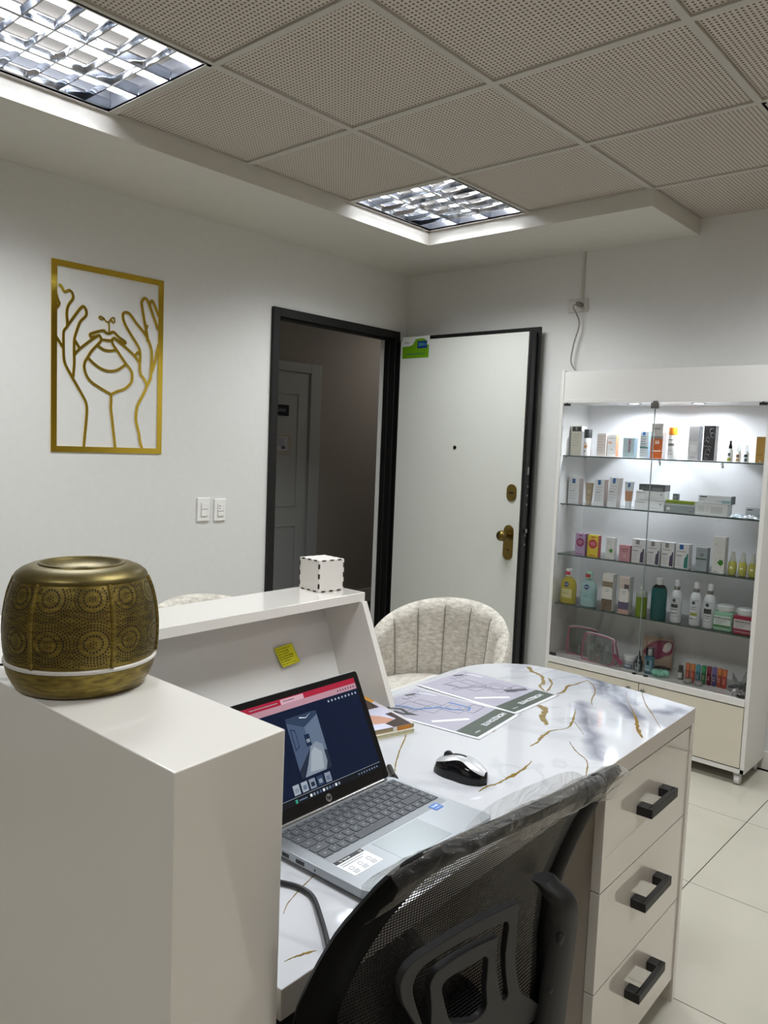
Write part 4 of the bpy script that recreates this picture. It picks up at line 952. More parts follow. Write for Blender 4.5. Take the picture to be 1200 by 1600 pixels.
bp = nt.nodes.new('ShaderNodeBump'); bp.inputs['Strength'].default_value = .35; bp.inputs['Distance'].default_value = .003; nt.links.new(n1.outputs['Fac'], bp.inputs['Height']); nt.links.new(bp.outputs[0], b.inputs['Normal'])
LEGM = M('#2b2622', .4, .6, name='chair_leg_dark')
def lounge_chair(label, loc, rz):
    # local: faces -y, back at +y
    c = thing('lounge_chair', label, 'chair', loc, rz, group='beige channel-back visitor chairs')
    R_ = .27; NCH = 9; ang = math.radians(104)
    def shell(u, v, inner=True):
        ph = -ang+2*ang*u; top = .50+.29*max(math.cos(ph*.86), 0)**.62
        z = .40+(top-.40)*v
        r = R_+.035*v*max(math.cos(ph), 0)+.012*v
        edge = min(1., (1-v)*9, )
        ch = abs(math.sin(math.pi*NCH*u))**.6
        th_ = .028*(1-(max(0, v-.86)/.14)**2.2*.98)
        rr3 = r + (-th_-.017*ch*min(1, v*3)*(1 if v < .97 else .2) if inner else th_*.6)
        return (rr3*math.sin(ph), rr3*math.cos(ph)*.97, z)
    NUc, NVc = NCH*14, 20
    g = G(); g.grid(lambda u, v: shell(u, v, True), NUc, NVc); g.grid(lambda u, v: shell(u, v, False), NUc, NVc)
    o2 = (NUc+1)*(NVc+1)
    rim = []
    for i in range(NUc):
        a = NVc*(NUc+1)+i; g.f.append((a, a+1, o2+a+1, o2+a)); g.m.append(0)
    for side in (0, NUc):
        for j in range(NVc): a = j*(NUc+1)+side; b3 = (j+1)*(NUc+1)+side; g.f.append((a, b3, o2+b3, o2+a)); g.m.append(0)
    g.obj('backrest', VEL, c, smooth=70)
    for k in range(1, NCH):
        G().tube([Vector(shell(k/NCH, v/14))*1.0-Vector((shell(k/NCH, v/14)[0], shell(k/NCH, v/14)[1], 0))*.012 for v in range(1, 14)], .0016, 5).obj('seam', M('#8d877e', .8), c)
    sg = [(0, .385), (.20, .385), (.235, .40), (.245, .43), (.24, .465), (.215, .485), (.12, .492), (0, .494)]
    so = G().lathe([(max(r, .0005), z) for r, z in sg], n=48).obj('seat', VEL, c, smooth=60); so.scale = (1, 1.08, 1); so.location = (0, -.03, 0)
    for sx in (-1, 1):
        for sy in (-1, 1): G().tube([(sx*.13, sy*.13, .39), (sx*.2, sy*.2, .0)], [.014, .009], 10).obj('leg', LEGM, c, smooth=60)
    return c
lounge_chair('beige crushed-velvet chair in front of the open white door', (1.43, -1.47, 0), math.radians(14))
lounge_chair('beige crushed-velvet chair behind the raised counter, only its rim showing', (.93, -2.05, 0), math.radians(80))
# ================================================================== DISPLAY CABINET
cab = thing('display_cabinet', 'white display cabinet on casters with glass doors and lit glass shelves', 'cabinet', (1.766, -.155, 0))
CX, CY = 1.766, -.155
def cb_(g, x0, y0, z0, x1, y1, z1, m=0): return g.box(x0-CX, y0-CY, z0, x1-CX, y1-CY, z1, m)
XL0, XL1, XR0, XR1, YF, YB = 1.272, 1.290, 2.244, 2.262, -.300, -.016
for x0, x1 in ((XL0, XL1), (XR0, XR1)): cb_(G(), x0, YF, .055, x1, YB, 1.815 if x0 < 1.5 else 1.815).obj('side_panel', CABW, cab, bevel=.0008)
cb_(G(), XL1, -.022, .075, XR0, YB, 1.81).obj('back_panel', M('#e9e9ea', .3, name='cabinet_back'), cab)
cb_(G(), XL1, YF+.002, 1.675, XR0, YF+.018, 1.81).obj('header_panel', CABW, cab, bevel=.0008)
cb_(cb_(G(), XL1, YF+.001, 1.658, XR0, -.022, 1.675), XL1, YF+.02, 1.798, XR0, -.022, 1.812).obj('top_board', CABW, cab, bevel=.0008)
cb_(cb_(G(), XL1, YF-.004, .352, XR0, -.022, .384), XL1, YF+.02, .348, XR0, YF+.025, .352).obj('display_floor', CABW, cab, bevel=.001)
cb_(G(), XL0+.001, YF, .055, XR1-.001, YB, .075).obj('bottom_board', CABW, cab, bevel=.0008)
for i, (x0, x1) in enumerate(((XL1+.001, 1.7695), (1.7735, XR0-.002))):
    dr = cb_(G(), x0, YF-.002, .080, x1, YF+.014, .347).obj('door', CREAM, cab, bevel=.0008)
    kx = 1.728 if i == 0 else 1.798
    g = G().cyl((kx-CX, YF-.020-CY, .318), .004, .019, 12, axis='y').cyl((kx-CX, YF-.026-CY, .318), .011, .007, 18, axis='y'); g.obj('knob', STEEL, dr, bevel=.001)
for z in (1.400, 1.158, .905, .652):
    s = cb_(G(), XL1+.001, -.272, z-.006, XR0-.001, -.024, z)
    for k in range(6): s.m[-6+k] = 0
    s.m[2] = 1     # front edge
    s.obj('glass_shelf', [SHELFG, EDGEG], cab)
    g = G()
    for x in (XL1+.005, XR0-.011): 
        for y in (-.26, -.06): cb_(g, x, y, z-.013, x+.006, y+.01, z-.006)
    for x in (1.68, 1.98): cb_(g, x, -.03, z-.020, x+.008, -.022, z-.006)
    g.obj('shelf_pins', M('#b8bcbc', .2, .5), cab)
for x0, x1 in ((XL1+.002, 1.7585), (1.7605, XR0-.002)):
    g = cb_(G(), x0, YF+.001, .388, x1, YF+.005, 1.655)
    g.obj('glass_door', GLASS, cab)
    e = x1 if x0 < 1.5 else x0
    cb_(G(), e-.0008, YF+.0005, .388, e+.0008, YF+.0055, 1.655).obj('glass_edge', M('#7b8683', .2), cab)
for x in (XL1+.012, XR0-.030):
    for z in (.388, 1.643): cb_(cb_(G(), x-.006, YF-.002, z, x+.026, YF+.008, z+.011), x+.006, YF-.001, z-.002 if z < 1 else z+.01, x+.012, YF+.006, z+.003 if z < 1 else z+.015).obj('pivot_hinge', BLACK, cab, bevel=.001)
lk = cb_(cb_(G(), 1.742, YF-.008, 1.628, 1.780, YF-.001, 1.656), 1.750, YF-.006, 1.656, 1.772, YF+.010, 1.664); lk.cyl((1.761-CX, YF-.012-CY, 1.640), .007, .005, 16, axis='y'); lk.obj('door_lock', STEEL, cab, bevel=.001)
g = G()
for x in (1.735, 1.79): cb_(g, x, YF-.002, .384, x+.018, YF+.012, .390)
g.obj('magnetic_catches', GLOSSBLK, cab)
for x in (1.62, 1.925):
    o = G().lathe([(.034, -.003), (.034, 0), (.022, 0), (.022, -.003)], (x-CX, -.215-CY, 1.6585), 28, caps=False).obj('spotlight_ring', STEEL, cab, smooth=40)
    G().cyl((x-CX, -.215-CY, 1.6565), .022, .0012, 24).obj('spotlight_lens', M('#ffffff', .3, emit=14., name='led_lens'), cab)
    L = bpy.data.lights.new('spotlight', 'AREA'); L.shape = 'DISK'; L.size = .044; L.energy = LED_POWER; L.color = (.86, .91, 1); L.spread = math.radians(165)
    lo = bpy.data.objects.new('spotlight', L); COL.objects.link(lo); lo.parent = cab; lo.location = (x-CX, -.215-CY, 1.6555)
for x in (XL0+.03, XR1-.03):
    for y in (YF+.025, YB-.03):
        o = G().lathe([(.018, -.012), (.022, -.010), (.022, .010), (.018, .012)], (x-CX, y-CY, .022), 20, axis='x').obj('caster_wheel', M('#c9c9c6', .3, name='caster_grey'), cab, smooth=50)
        cb_(cb_(G(), x-.015, y-.012, .03, x-.0125, y+.014, .05), x-.016, y-.016, .046, x+.016, y+.018, .055).obj('caster_fork', M('#bdbdbb', .35), o, bevel=.001)
# ================================================================== PRODUCTS
def lab(root, rects, y, x0, z0, w, h, texts=()):
    g = G(); ms_ = []
    for k, (a, b_, c, d_, col) in enumerate(rects):
        m = M(col, .4) if isinstance(col, str) else col
        if m not in ms_: ms_.append(m)
        g.box(x0+w*a, y-.00015-.00012*k, z0+h*b_, x0+w*c, y-.00003, z0+h*d_, ms_.index(m))
    if rects: g.obj('printed_label', ms_, root)
    for t, size, u, v, col, vert in texts:
        text_mesh('lettering', t, size, M(col, .4), root, (x0+w*u, y-.0016, z0+h*v), (0, 0, 1) if vert else (1, 0, 0), (-1, 0, 0) if vert else (0, 0, 1), bold=True)
def lines(n, v0, dv, u0=.15, u1=.8, col='#8d8d8a', t=.012):
    return [(u0, v0-k*dv, u0+(u1-u0)*(1-.25*((k*7) % 3)/2), v0-k*dv+t, col) for k in range(n)]
def pbox(label, x, y, z, w, h, col, side=None, d=None, rz=0., rects=(), texts=(), group=None, name='product_box', cat='box', tilt=0.):
    d = d or min(w, .04)
    r = thing(name, label, cat, (x, y+d/2, z+.0006), math.radians(rz), group=group)
    if tilt: r.rotation_euler = (0, math.radians(tilt), math.radians(rz)); r.location.z += abs(math.sin(math.radians(tilt)))*w/2
    g = G().box(-w/2, -d/2, 0, w/2, d/2, h)
    g.m[3] = g.m[5] = 1
    g.obj('carton', [M(col, .35), M(side or col, .35)], r, bevel=.0006, seg=1)
    # tuck flap line on the top
    G().box(-w/2+.002, -d/2+.0006, h, w/2-.002, -d/2+.0016, h+.0003).obj('tuck_flap', M('#8f8f8c', .6), r)
    lab(r, rects, -d/2, -w/2, 0, w, h, texts)
    return r
def lathed(label, cat, name, x, y, z, parts, n=24, rects=(), texts=(), lw=None, group=None, ly=None, sx=1., sy=1.):
    R0 = max(max(p[0] for p in pr[1]) for pr in parts)
    r = thing(name, label, cat, (x, y+R0*sy, z+.0006), 0, group=group)
    for nm, prof, mat in parts: G().lathe(prof, n=n, sx=sx, sy=sy).obj(nm, mat, r, smooth=45)
    if rects or texts:
        w, z0, h = lw; rad = ly
        g = G(); ms_ = []
        for k, (a, b_, c, d_, col) in enumerate(rects):
            m = M(col, .35)
            if m not in ms_: ms_.append(m)
            o_ = .0003+.00015*k
            def fn(u, v):
                s = (a+(c-a)*u-.5)*w/rad; return ((rad+o_)*math.sin(s)*sx, -(rad+o_)*math.cos(s)*sy, z0+h*(b_+(d_-b_)*v))
            g.grid(fn, max(2, int(8*(c-a))), 1, ms_.index(m))
        g.obj('label', ms_, r, smooth=60)
        for t, size, u, v, col, vert in texts: text_mesh('lettering', t, size, M(col, .4), r, ((u-.5)*w, -(rad*sy+.0012), z0+h*v), (1, 0, 0), (0, 0, 1), bold=True)
    return r
def tube_pack(label, x, y, z, w, h, cap, body, rects=(), captop=False, capc='#e9e9e6', texts=()):
    r = thing('cream_tube', label, 'tube', (x, y+.012, z+.0006))
    ch = h*cap; rc_ = w*.30
    G().lathe([(rc_, 0), (rc_, ch)], n=20, sy=.8).obj('cap', M(capc, .3), r, smooth=40)
    def bf(u, v):
        a = 2*math.pi*u; ww = w*(.36+.14*v); dd = .011*(1-v)**.7+.0006
        return (ww*math.cos(a), dd*math.sin(a), ch+(h-ch)*v)
    G().grid(bf, 24, 8).obj('tube_body', M(body, .35), r, smooth=60)
    G().box(-w/2, -.0012, h-.004, w/2, .0012, h).obj('crimp', M(body, .35), r)
    g = G(); ms_ = []
    for k, (a, b_, c, d_, col) in enumerate(rects):
        m = M(col, .4)
        if m not in ms_: ms_.append(m)
        def fn(u, v):
            vv = b_+(d_-b_)*v; ww = w*(.36+.14*vv); X = (a+(c-a)*u-.5)*2*ww*.92; dd = .011*(1-vv)**.7+.0006
            return (X, -dd*math.sqrt(max(0, 1-(X/ww)**2))-.0004-.0001*k, ch+(h-ch)*vv)
        g.grid(fn, 8, 6, ms_.index(m))
    if rects: g.obj('label', ms_, r, smooth=60)
    return r
def liquid(col, tr=.55): return M(col, .06, trans=tr, ior=1.36, name='liquid_'+col.strip('#'))
CLEAR = thin_glass('clear_plastic', (.86, .9, .89), .07)
s1, s2, s3, s4, s5 = 1.400, 1.158, .905, .652, .384
# ---- shelf 1 (topmost)
pbox('cream box with black top label, leftmost on the top shelf', 1.330, -.22, s1, .058, .147, '#d6d3c0', '#e4e4e4', .045, rects=[(.08, .82, .92, .97, '#17171a')]+lines(5, .70, .09, .15, .8, '#9b9983'), texts=[('C', .016, .5, .905, '#d8d8d8', 0)])
lathed('white bottle with a black cap on the top shelf', 'bottle', 'sunscreen_bottle', 1.391, -.235, s1, [('bottle_body', [(.019, 0), (.020, .003), (.020, .084), (.018, .088)], M('#e6e5e2', .3)), ('cap', [(.019, .088), (.0195, .09), (.0195, .128), (.018, .131)], M('#1a1d20', .4))], rects=[(.2, .45, .75, .62, '#d49a5e'), (.25, .2, .5, .3, '#8b8f92'), (.2, .68, .7, .72, '#8b8f92')], lw=(.034, 0, .088), ly=.0202)
pbox('cream box with fine pink print on the top shelf', 1.468, -.22, s1, .048, .113, '#d8cfc6', '#dcdad6', .04, rects=lines(6, .86, .12, .1, .85, '#b5968c'))
r = pbox('white tube-shaped carton with orange side stripe on the top shelf', 1.519, -.215, s1, .046, .108, '#e4e1de', '#c96e45', .03, rects=[(.12, .6, .5, .68, '#d79f87'), (.15, .82, .85, .85, '#9c9c9c'), (.45, .3, .55, .36, '#777777')])
pbox('pale teal box with red vertical lettering on the top shelf', 1.608, -.22, s1, .057, .095, '#9dafb0', '#8fa2a3', .04, rects=[(.15, .08, .5, .11, '#74898b')], texts=[('TOCOBO', .0145, .60, .60, '#8c2f42', 1)])
pbox('white box with blue square and teal band on the top shelf', 1.684, -.22, s1, .041, .125, '#c8cdcd', '#9cc4e0', .035, rects=[(.28, .86, .6, .99, '#1d5e98'), (0, .37, 1, .42, '#2d6f68')]+lines(5, .80, .09, .1, .8, '#53585c', .02)+lines(3, .3, .1, .1, .7, '#8b9093'))
pbox('tall grey and orange sunscreen box marked 50 on the top shelf', 1.751, -.235, s1, .056, .163, '#b5b0a8', '#e8e2df', .045, rects=[(0, 0, 1, .56, '#b5551c'), (0, .56, 1, .64, '#7b766f'), (.1, .20, .9, .24, '#e8c7ac')]+[(.15, .9, .8, .905, '#55585c')], texts=[('50', .021, .55, .46, '#efe5dc', 0), ('eucerin', .010, .5, .86, '#43464c', 0)])
lathed('white spray can with an orange cap on the top shelf', 'can', 'spray_can', 1.818, -.235, s1, [('can_body', [(.019, 0), (.020, .002), (.020, .106), (.0185, .112)], M('#dcdcd8', .35)), ('cap', [(.0185, .112), (.020, .113), (.020, .143), (.0185, .147)], M('#e8821a', .35))], rects=[(.1, .56, .9, .66, '#6d6a68')]+[(.2, .8, .75, .83, '#44474a'), (.2, .35, .6, .38, '#a5a5a2'), (.2, .2, .7, .23, '#a5a5a2')], lw=(.040, 0, .11), ly=.0202)
pbox('tall silver box with dark side on the top shelf', 1.914, -.215, s1, .047, .155, '#a9a7a4', '#4e535b', .045, rects=[(.08, .55, .92, .96, '#9b9996'), (.2, .25, .8, .45, '#b9b7b3'), (.2, .08, .7, .1, '#85837f')])
r = pbox('tall black patterned box with silver side on the top shelf', 1.983, -.215, s1, .052, .157, '#2b2a2b', '#a19f9b', .04, rects=[])
g = G(); random.seed(3)
for k in range(7):
    cx, cz, rr2_ = random.uniform(-.014, .014), .02+.019*k, random.uniform(.006, .012)
    g.tube([(max(-.025, min(.025, cx+rr2_*math.cos(a*math.pi/8))), -.0204, cz+rr2_*1.2*math.sin(a*math.pi/8)) for a in range(15)], .0007, 4)
g.obj('printed_scrolls', M('#6f6e70', .4), r)
def smallspray(label, x, z, h, capm, bodym, rects, rad=.0125, name='spray_bottle', y=-.215):
    return lathed(label, 'bottle', name, x, y, z, [('bottle_body', [(rad*.95, 0), (rad, .002), (rad, h*.55), (rad*.55, h*.62), (rad*.5, h*.64)], bodym), ('cap', [(rad*.62, h*.62), (rad*.62, h*.76), (rad*.42, h*.8), (rad*.36, h*.97), (rad*.3, h)], capm)], n=18, rects=rects, lw=(rad*1.9, 0, h*.55), ly=rad+.0002)
smallspray('tiny dropper bottle with a black cap, right part of the top shelf', 2.073, s1, .093, GLOSSBLK, M('#d3d6cf', .3), [(.05, .3, .95, .8, '#e0e3dd'), (.3, .5, .7, .75, '#3c4a44'), (.1, .08, .9, .3, '#9c9a3a')])
smallspray('tiny clear-capped bottle with brown print on the top shelf', 2.110, s1, .074, CLEAR, M('#dfdcd2', .3), [(.1, .5, .8, .8, '#7a5b34'), (.1, .1, .9, .3, '#b08947')], .0105)
smallspray('tiny clear-capped bottle with dark green print on the top shelf', 2.143, s1, .074, CLEAR, M('#d9dedd', .3), [(.1, .55, .85, .85, '#1f3a3c'), (.3, .1, .8, .4, '#2b4145')], .0105)
pbox('tan box at the right end of the top shelf', 2.203, -.215, s1, .040, .112, '#a8833f', '#7e6232', .03, rects=[(.2, .3, .7, .33, '#7b5c25')], texts=[('M', .012, .5, .07, '#d8cfae', 0)])
# ---- shelf 2
def derm(label, x, y, w, h, side='#a49690', rz=0, tilt=0, sq='#1f5f9c', z=s2):
    return pbox(label, x, y, z, w, h, '#d9dbdb', side, .045, rz, rects=[(.33, .80, .62, .98, sq)]+lines(6, .7, .1, .1, .85, '#9a9c9e')+[(.12, .5, .6, .52, '#66696c')], tilt=tilt)
derm('white box with blue square, leftmost on the second shelf', 1.330, -.215, .060, .127)
tube_pack('beige cream tube beside the leftmost box of the second shelf', 1.405, -.205, s2, .046, .108, .16, '#a8977e', [(.25, .45, .75, .6, '#b9aa92'), (.2, .3, .7, .33, '#7d6d55')], capc='#b7a993')
derm('white box with blue square and brown side, second box of the second shelf', 1.469, -.215, .053, .128, '#a08c84')
derm('leaning white box with blue square on the second shelf', 1.537, -.215, .048, .140, '#b3a9a0', tilt=4)
tube_pack('white and peach cream tube on the second shelf', 1.614, -.205, s2, .049, .125, .26, '#ccd2d6', [(0, .0, 1, .52, '#b98866'), (.38, .72, .62, .93, '#1f5f9c')], capc='#dfe4e6')
def flat(label, x, y, z, w, h, col, rects, texts=(), side=None, d=.06, rz=0): return pbox(label, x, y, z, w, h, col, side, d, rz, rects=rects, texts=texts)
flat('white flat box at the bottom of the left stack on the second shelf', 1.728, -.22, s2, .143, .044, '#dcdddb', [(.05, .75, .35, .8, '#77797b'), (.86, .6, .9, .75, '#55575a'), (.3, .2, .8, .24, '#a9abac')])
flat('white flat box in the middle of the left stack on the second shelf', 1.730, -.22, s2+.0462, .139, .042, '#dfe0de', [(.05, .75, .35, .8, '#77797b'), (.86, .6, .9, .75, '#55575a'), (.3, .2, .8, .24, '#a9abac')])
flat('dark grey flat box on top of the left stack on the second shelf', 1.735, -.215, s2+.0902, .127, .030, '#55585a', [(.5, .1, .9, .5, '#7b7e80'), (.1, .3, .4, .36, '#8b8e90')])
bs = pbox('small grey upright box behind the flat boxes of the second shelf', 1.815, -.13, s2, .024, .080, '#6d7072', None, .024, rects=[(.2, .7, .8, .9, '#9a9c9e')])
flat('grey flat box under a green one on the second shelf', 1.878, -.225, s2, .136, .036, '#8d9492', [(0, .88, 1, 1, '#c9cecb'), (.04, .25, .15, .6, '#d6d8d6'), (.75, .2, .93, .25, '#4e5251')])
flat('olive green flat box lying on the grey one of the second shelf', 1.876, -.22, s2+.0382, .139, .015, '#7b8f1f', [(0, 0, 1, .12, '#b7bcb8')], side='#6c7d1c')
flat('white flat box at the bottom of the right stack on the second shelf', 2.015, -.225, s2, .146, .050, '#d3d4d0', [(.1, .25, .3, .8, '#c2c3bf'), (.5, .2, .85, .8, '#c0c1bd')]+lines(3, .7, .2, .33, .46, '#a5a6a2', .03))
r = flat('white box with teal curve on top of the right stack on the second shelf', 2.027, -.22, s2+.0522, .142, .036, '#d9dddd', [(.05, .72, .26, .86, '#23282b'), (.05, .42, .2, .48, '#6d7478'), (.72, .12, .98, .45, '#8fb0b4'), (.55, .3, .75, .36, '#7f9ea3')], [], '#41565a')
# folded foil sachets
def foil(label, x, y, z, rz, w=.09, d=.03, col='#c3d3dd', name='foil_sachet'):
    f = thing(name, label, 'sachet', (x, y, z+.0005), math.radians(rz)); random.seed(int(x*1000))
    ph = [random.uniform(0, 6) for _ in range(4)]
    def ff(u, v, s=1): 
        e = math.sin(math.pi*u)**.6*math.sin(math.pi*v)**.6
        return ((u-.5)*w, (v-.5)*d+.004*math.sin(9*u+ph[0]), max(0, .0015+s*(.011*e*(1+.35*math.sin(23*u+ph[1])+.3*math.sin(17*v+ph[2])))))
    g = G().grid(lambda u, v: ff(u, v), 18, 8).grid(lambda u, v: (ff(u, v)[0], ff(u, v)[1], 0.0), 18, 8); g.obj('pouch', M(col, .25, .3), f, smooth=50)
    G().box(-w/2-.004, -d/2, .0, -w/2+.004, d/2, .002).box(w/2-.004, -d/2, 0, w/2+.004, d/2, .002).obj('sealed_edge', M('#dde3e8', .3), f)
    return f
foil('crumpled pale blue foil sachet lying at the right of the second shelf', 2.135, -.235, s2, -12, .060, .03)
foil('flat white foil sachet pointing to the door, right of the second shelf', 2.185, -.225, s2, -22, .075, .026, '#d8dde0')
pbox('white box with dark heading behind the foil sachets of the second shelf', 2.185, -.13, s2, .100, .040, '#d2d8da', '#9fb0b5', .03, rects=[(.08, .75, .3, .86, '#2b3033'), (.5, .1, .95, .3, '#a9bcc2')])
# ---- shelf 3
def circ_box(label, x, y, w, h, col, side, cc, z=s3):
    r = pbox(label, x, y, z, w, h, col, side, .032, rects=[(.32, .88, .68, .93, cc), (.1, .06, .8, .09, side)])
    g = G().prism([(w*.40*math.cos(2*math.pi*k/28), -.0164, h*.60+w*.40*math.sin(2*math.pi*k/28)) for k in range(28)], (0, -.0003, 0)); g.obj('round_print', M(cc, .35), r)
    g = G()
    for k, L in enumerate((.2, .3, .16)): g.box(-w*L, -.0171, h*(.66-.06*k), w*L, -.0167, h*(.675-.06*k))
    g.obj('small_print', M('#e3b9c4', .4), r)
    return r
circ_box('lilac box with a magenta disc, leftmost on the third shelf', 1.408, -.262, .054, .110, '#b497bd', '#6e2350', '#8c1f5c')
circ_box('yellow box with a red disc on the third shelf', 1.476, -.262, .057, .108, '#ddc52a', '#a51f2a', '#b81e2b')
r = pbox('white box with a green leaf splash, third item of the third shelf', 1.563, -.255, s3, .044, .105, '#dcdedb', None, .03, rects=lines(3, .85, .08, .15, .6, '#9a9c9a')+[(.1, .05, .5, .07, '#888888')])
def leaf(r, cx, cz, s, y):
    pts = [(.0, 1), (.45, .75), (.6, 1.0), (.85, .5), (1, .0), (.7, -.7), (.2, -1), (-.2, -.8), (-.5, -.35), (-.8, -.2), (-.9, .2), (-.4, .35), (-.3, .8)]
    g = G().prism([(cx+a*s, y, cz+b_*s) for a, b_ in pts][::-1], (0, -.0003, 0)); g.obj('leaf_print', M('#35801f', .4), r)
    g = G()
    for a, b_, q in ((-1.3, .7, .14), (-1.1, -.6, .12), (-.2, 1.6, .1), (.3, -1.5, .12)): g.prism([(cx+a*s+q*s*math.cos(k), y, cz+b_*s+q*s*math.sin(k)) for k in range(6)], (0, -.0003, 0))
    g.obj('dot_print', M('#4d5a4b', .4), r)
leaf(r, .004, .042, .011, -.0152)
pbox('small pink box on the third shelf', 1.641, -.262, s3, .056, .077, '#c68f98', '#9c5f6a', .035, rects=[(.15, .72, .82, .78, '#8e4c57'), (.2, .6, .8, .64, '#8e4c57'), (.42, .25, .62, .42, '#d7a6ad'), (.2, .08, .8, .1, '#8e4c57')])
def serum(label, x, y, sq, cb2, z=s3, w=.062, h=.113):
    r = pbox(label, x, y, z, w, h, '#dcdcdc', '#cfcfcf', .045, rects=[(.28, .78, .58, .97, sq), (.1, .68, .75, .705, '#8b8b8f'), (.08, .5, .5, .53, '#595a60')]+lines(4, .4, .09, .08, .5, '#a5a5a8'))
    G().prism([(w*a, -.0227, h*b_) for a, b_ in ((.16, .05), (.46, .03), (.46, .62), (.36, .62), (.34, .52), (.20, .44))][::-1], (0, -.0003, 0)).obj('bottle_print', M(cb2, .4), r)
    return r
serum('white serum box with grey square, leftmost of the three purple-bottle boxes', 1.708, -.262, '#8b8a88', '#4a3f5c')
serum('white serum box with grey square, middle of the three purple-bottle boxes', 1.782, -.262, '#8b8a88', '#4a3f5c', w=.058)
serum('white serum box with grey square, rightmost of the three purple-bottle boxes', 1.846, -.255, '#8b8a88', '#4a3f5c', w=.058)
serum('white serum box with blue square and teal bottle print', 1.912, -.252, '#1f64ab', '#2d7d74', w=.060)
pbox('grey-blue serum box with dark band on the third shelf', 1.997, -.245, s3, .050, .106, '#9ca5a8', '#6f797d', .035, rects=[(0, .48, .95, .54, '#2f5a45'), (.2, .85, .8, .88, '#8b9598')]+lines(3, .4, .1, .1, .7, '#7b8588'), texts=[('10', .017, .5, .68, '#3a4348', 0)])
r = pbox('tall white box with a green leaf splash at the right of the third shelf', 2.071, -.245, s3, .053, .162, '#ddddd8', '#cbcbc7', .04, rects=[(.15, .78, .3, .8, '#9a9a98'), (.15, .74, .5, .745, '#aaaaaa'), (.12, .03, .5, .05, '#888888')])
leaf(r, .008, .048, .014, -.0202)
for k, x in enumerate((2.125, 2.168, 2.210)):
    lathed(['yellow serum bottle with a clear pump cap, left of the three', 'yellow serum bottle with a clear pump cap, middle of the three', 'yellow serum bottle with a clear pump cap, right of the three'][k], 'bottle', 'serum_bottle', x, -.238, s3,
        [('bottle_body', [(.012, 0), (.0155, .004), (.0185, .03), (.018, .045), (.013, .058), (.009, .062)], liquid('#d3cf6a', .35)), ('cap', [(.011, .060), (.0115, .072), (.0085, .078), (.0075, .092), (.008, .098), (.006, .100)], M('#dfe0d6', .15, trans=.3))], rects=[(.3, .45, .7, .6, '#eceac8')], lw=(.03, 0, .06), ly=.0185, group='yellow serum bottles')
# ---- shelf 4
def nivea(label, x, y, body, cap, lab2):
    r = thing('micellar_bottle', label, 'bottle', (x, y+.026, s4+.0006))
    prof = [(.040, 0), (.043, .004), (.0435, .09), (.040, .108), (.030, .124), (.016, .134), (.0145, .14)]
    G().lathe(prof, n=32, sy=.58).obj('bottle_body', liquid(body, .5), r, smooth=45)
    G().lathe([(.0175, .138), (.0175, .172), (.0165, .174)], n=24, sy=.9).obj('cap', M(cap, .3), r, smooth=40)
    G().box(-.0135, -.0172, .145, .0135, -.0160, .163).obj('red_seal', M('#b3203c', .35), r)
    def fn(u0, v0, u1, v1, o_=.0005):
        def f(u, v):
            s = (u0+(u1-u0)*u); return ((.0435+o_)*math.sin(s), -(.0435+o_)*.58*math.cos(s), v0+(v1-v0)*v)
        return f
    G().grid(fn(-.75, .03, .7, .075), 12, 4).obj('front_label', M(lab2, .3, trans=.3), r, smooth=60)
    c = G().prism([(.001+.0125*math.cos(2*math.pi*k/24), -.0268, .098+.0125*math.sin(2*math.pi*k/24)) for k in range(24)], (0, -.0005, 0)); c.obj('blue_roundel', M('#15306e', .35), r)
    text_mesh('lettering', 'NIVEA', .0065, M('#e5e9f2', .4), r, (.001, -.0276, .098), (1, 0, 0), (0, 0, 1), bold=True)
    text_mesh('lettering', 'MICELLAR', .006, M('#7d7a55' if body[1] == 'd' else '#4d7f84', .4), r, (0, -.0264, .052), (1, 0, 0), (0, 0, 1))
    return r
nivea('yellow micellar oil bottle with white cap, leftmost on the fourth shelf', 1.343, -.257, '#dccb35', '#dedddb', '#e6dfa0')
nivea('clear blue micellar water bottle with mint cap on the fourth shelf', 1.448, -.245, '#bfe0e0', '#a9d8c4', '#a9d3d3')
pbox('tall white and brown box on the fourth shelf', 1.566, -.262, s4, .054, .180, '#dedad4', '#d7d6d2', .045, rects=[(0, 0, 1, .32, '#6d5d4a'), (0, .62, 1, .80, '#8a7a62'), (.03, .32, .92, .65, '#e3e1dd')]+lines(2, .58, .05, .3, .7, '#777777'))
pbox('tall box with flower picture and purple band on the fourth shelf', 1.653, -.265, s4, .052, .180, '#dcd3cb', '#c9ccc9', .045, rects=[(0, .0, 1, .12, '#c09a90'), (0, .12, 1, .34, '#5d5171'), (.0, .62, 1, .96, '#cdbfb3'), (.5, .62, .95, .8, '#5a4a50'), (.1, .32, .9, .68, '#e4e0de')]+lines(2, .6, .05, .3, .7, '#888888'))
lathed('green foam pump bottle on the fourth shelf', 'bottle', 'pump_bottle', 1.734, -.270, s4, [('bottle_body', [(.025, 0), (.026, .003), (.026, .095)], liquid('#7f9a1f', .25)), ('upper_bottle', [(.0262, .095), (.026, .112), (.020, .122), (.012, .126)], M('#c9cfc0', .15, trans=.4)), ('pump_cap', [(.011, .124), (.011, .138), (.007, .14), (.007, .163), (.009, .166)], M('#d6d8d2', .2, trans=.2))])
lathed('large teal gel bottle with white cap on the fourth shelf', 'bottle', 'gel_bottle', 1.812, -.268, s4, [('bottle_body', [(.034, 0), (.0355, .004), (.0355, .135), (.031, .15)], liquid('#0d5f62', .25)), ('bottle_neck', [(.031, .150), (.022, .160), (.014, .164)], CLEAR), ('cap', [(.0145, .162), (.0145, .182), (.016, .184), (.016, .193), (.013, .195)], M('#e2e3e0', .3))])
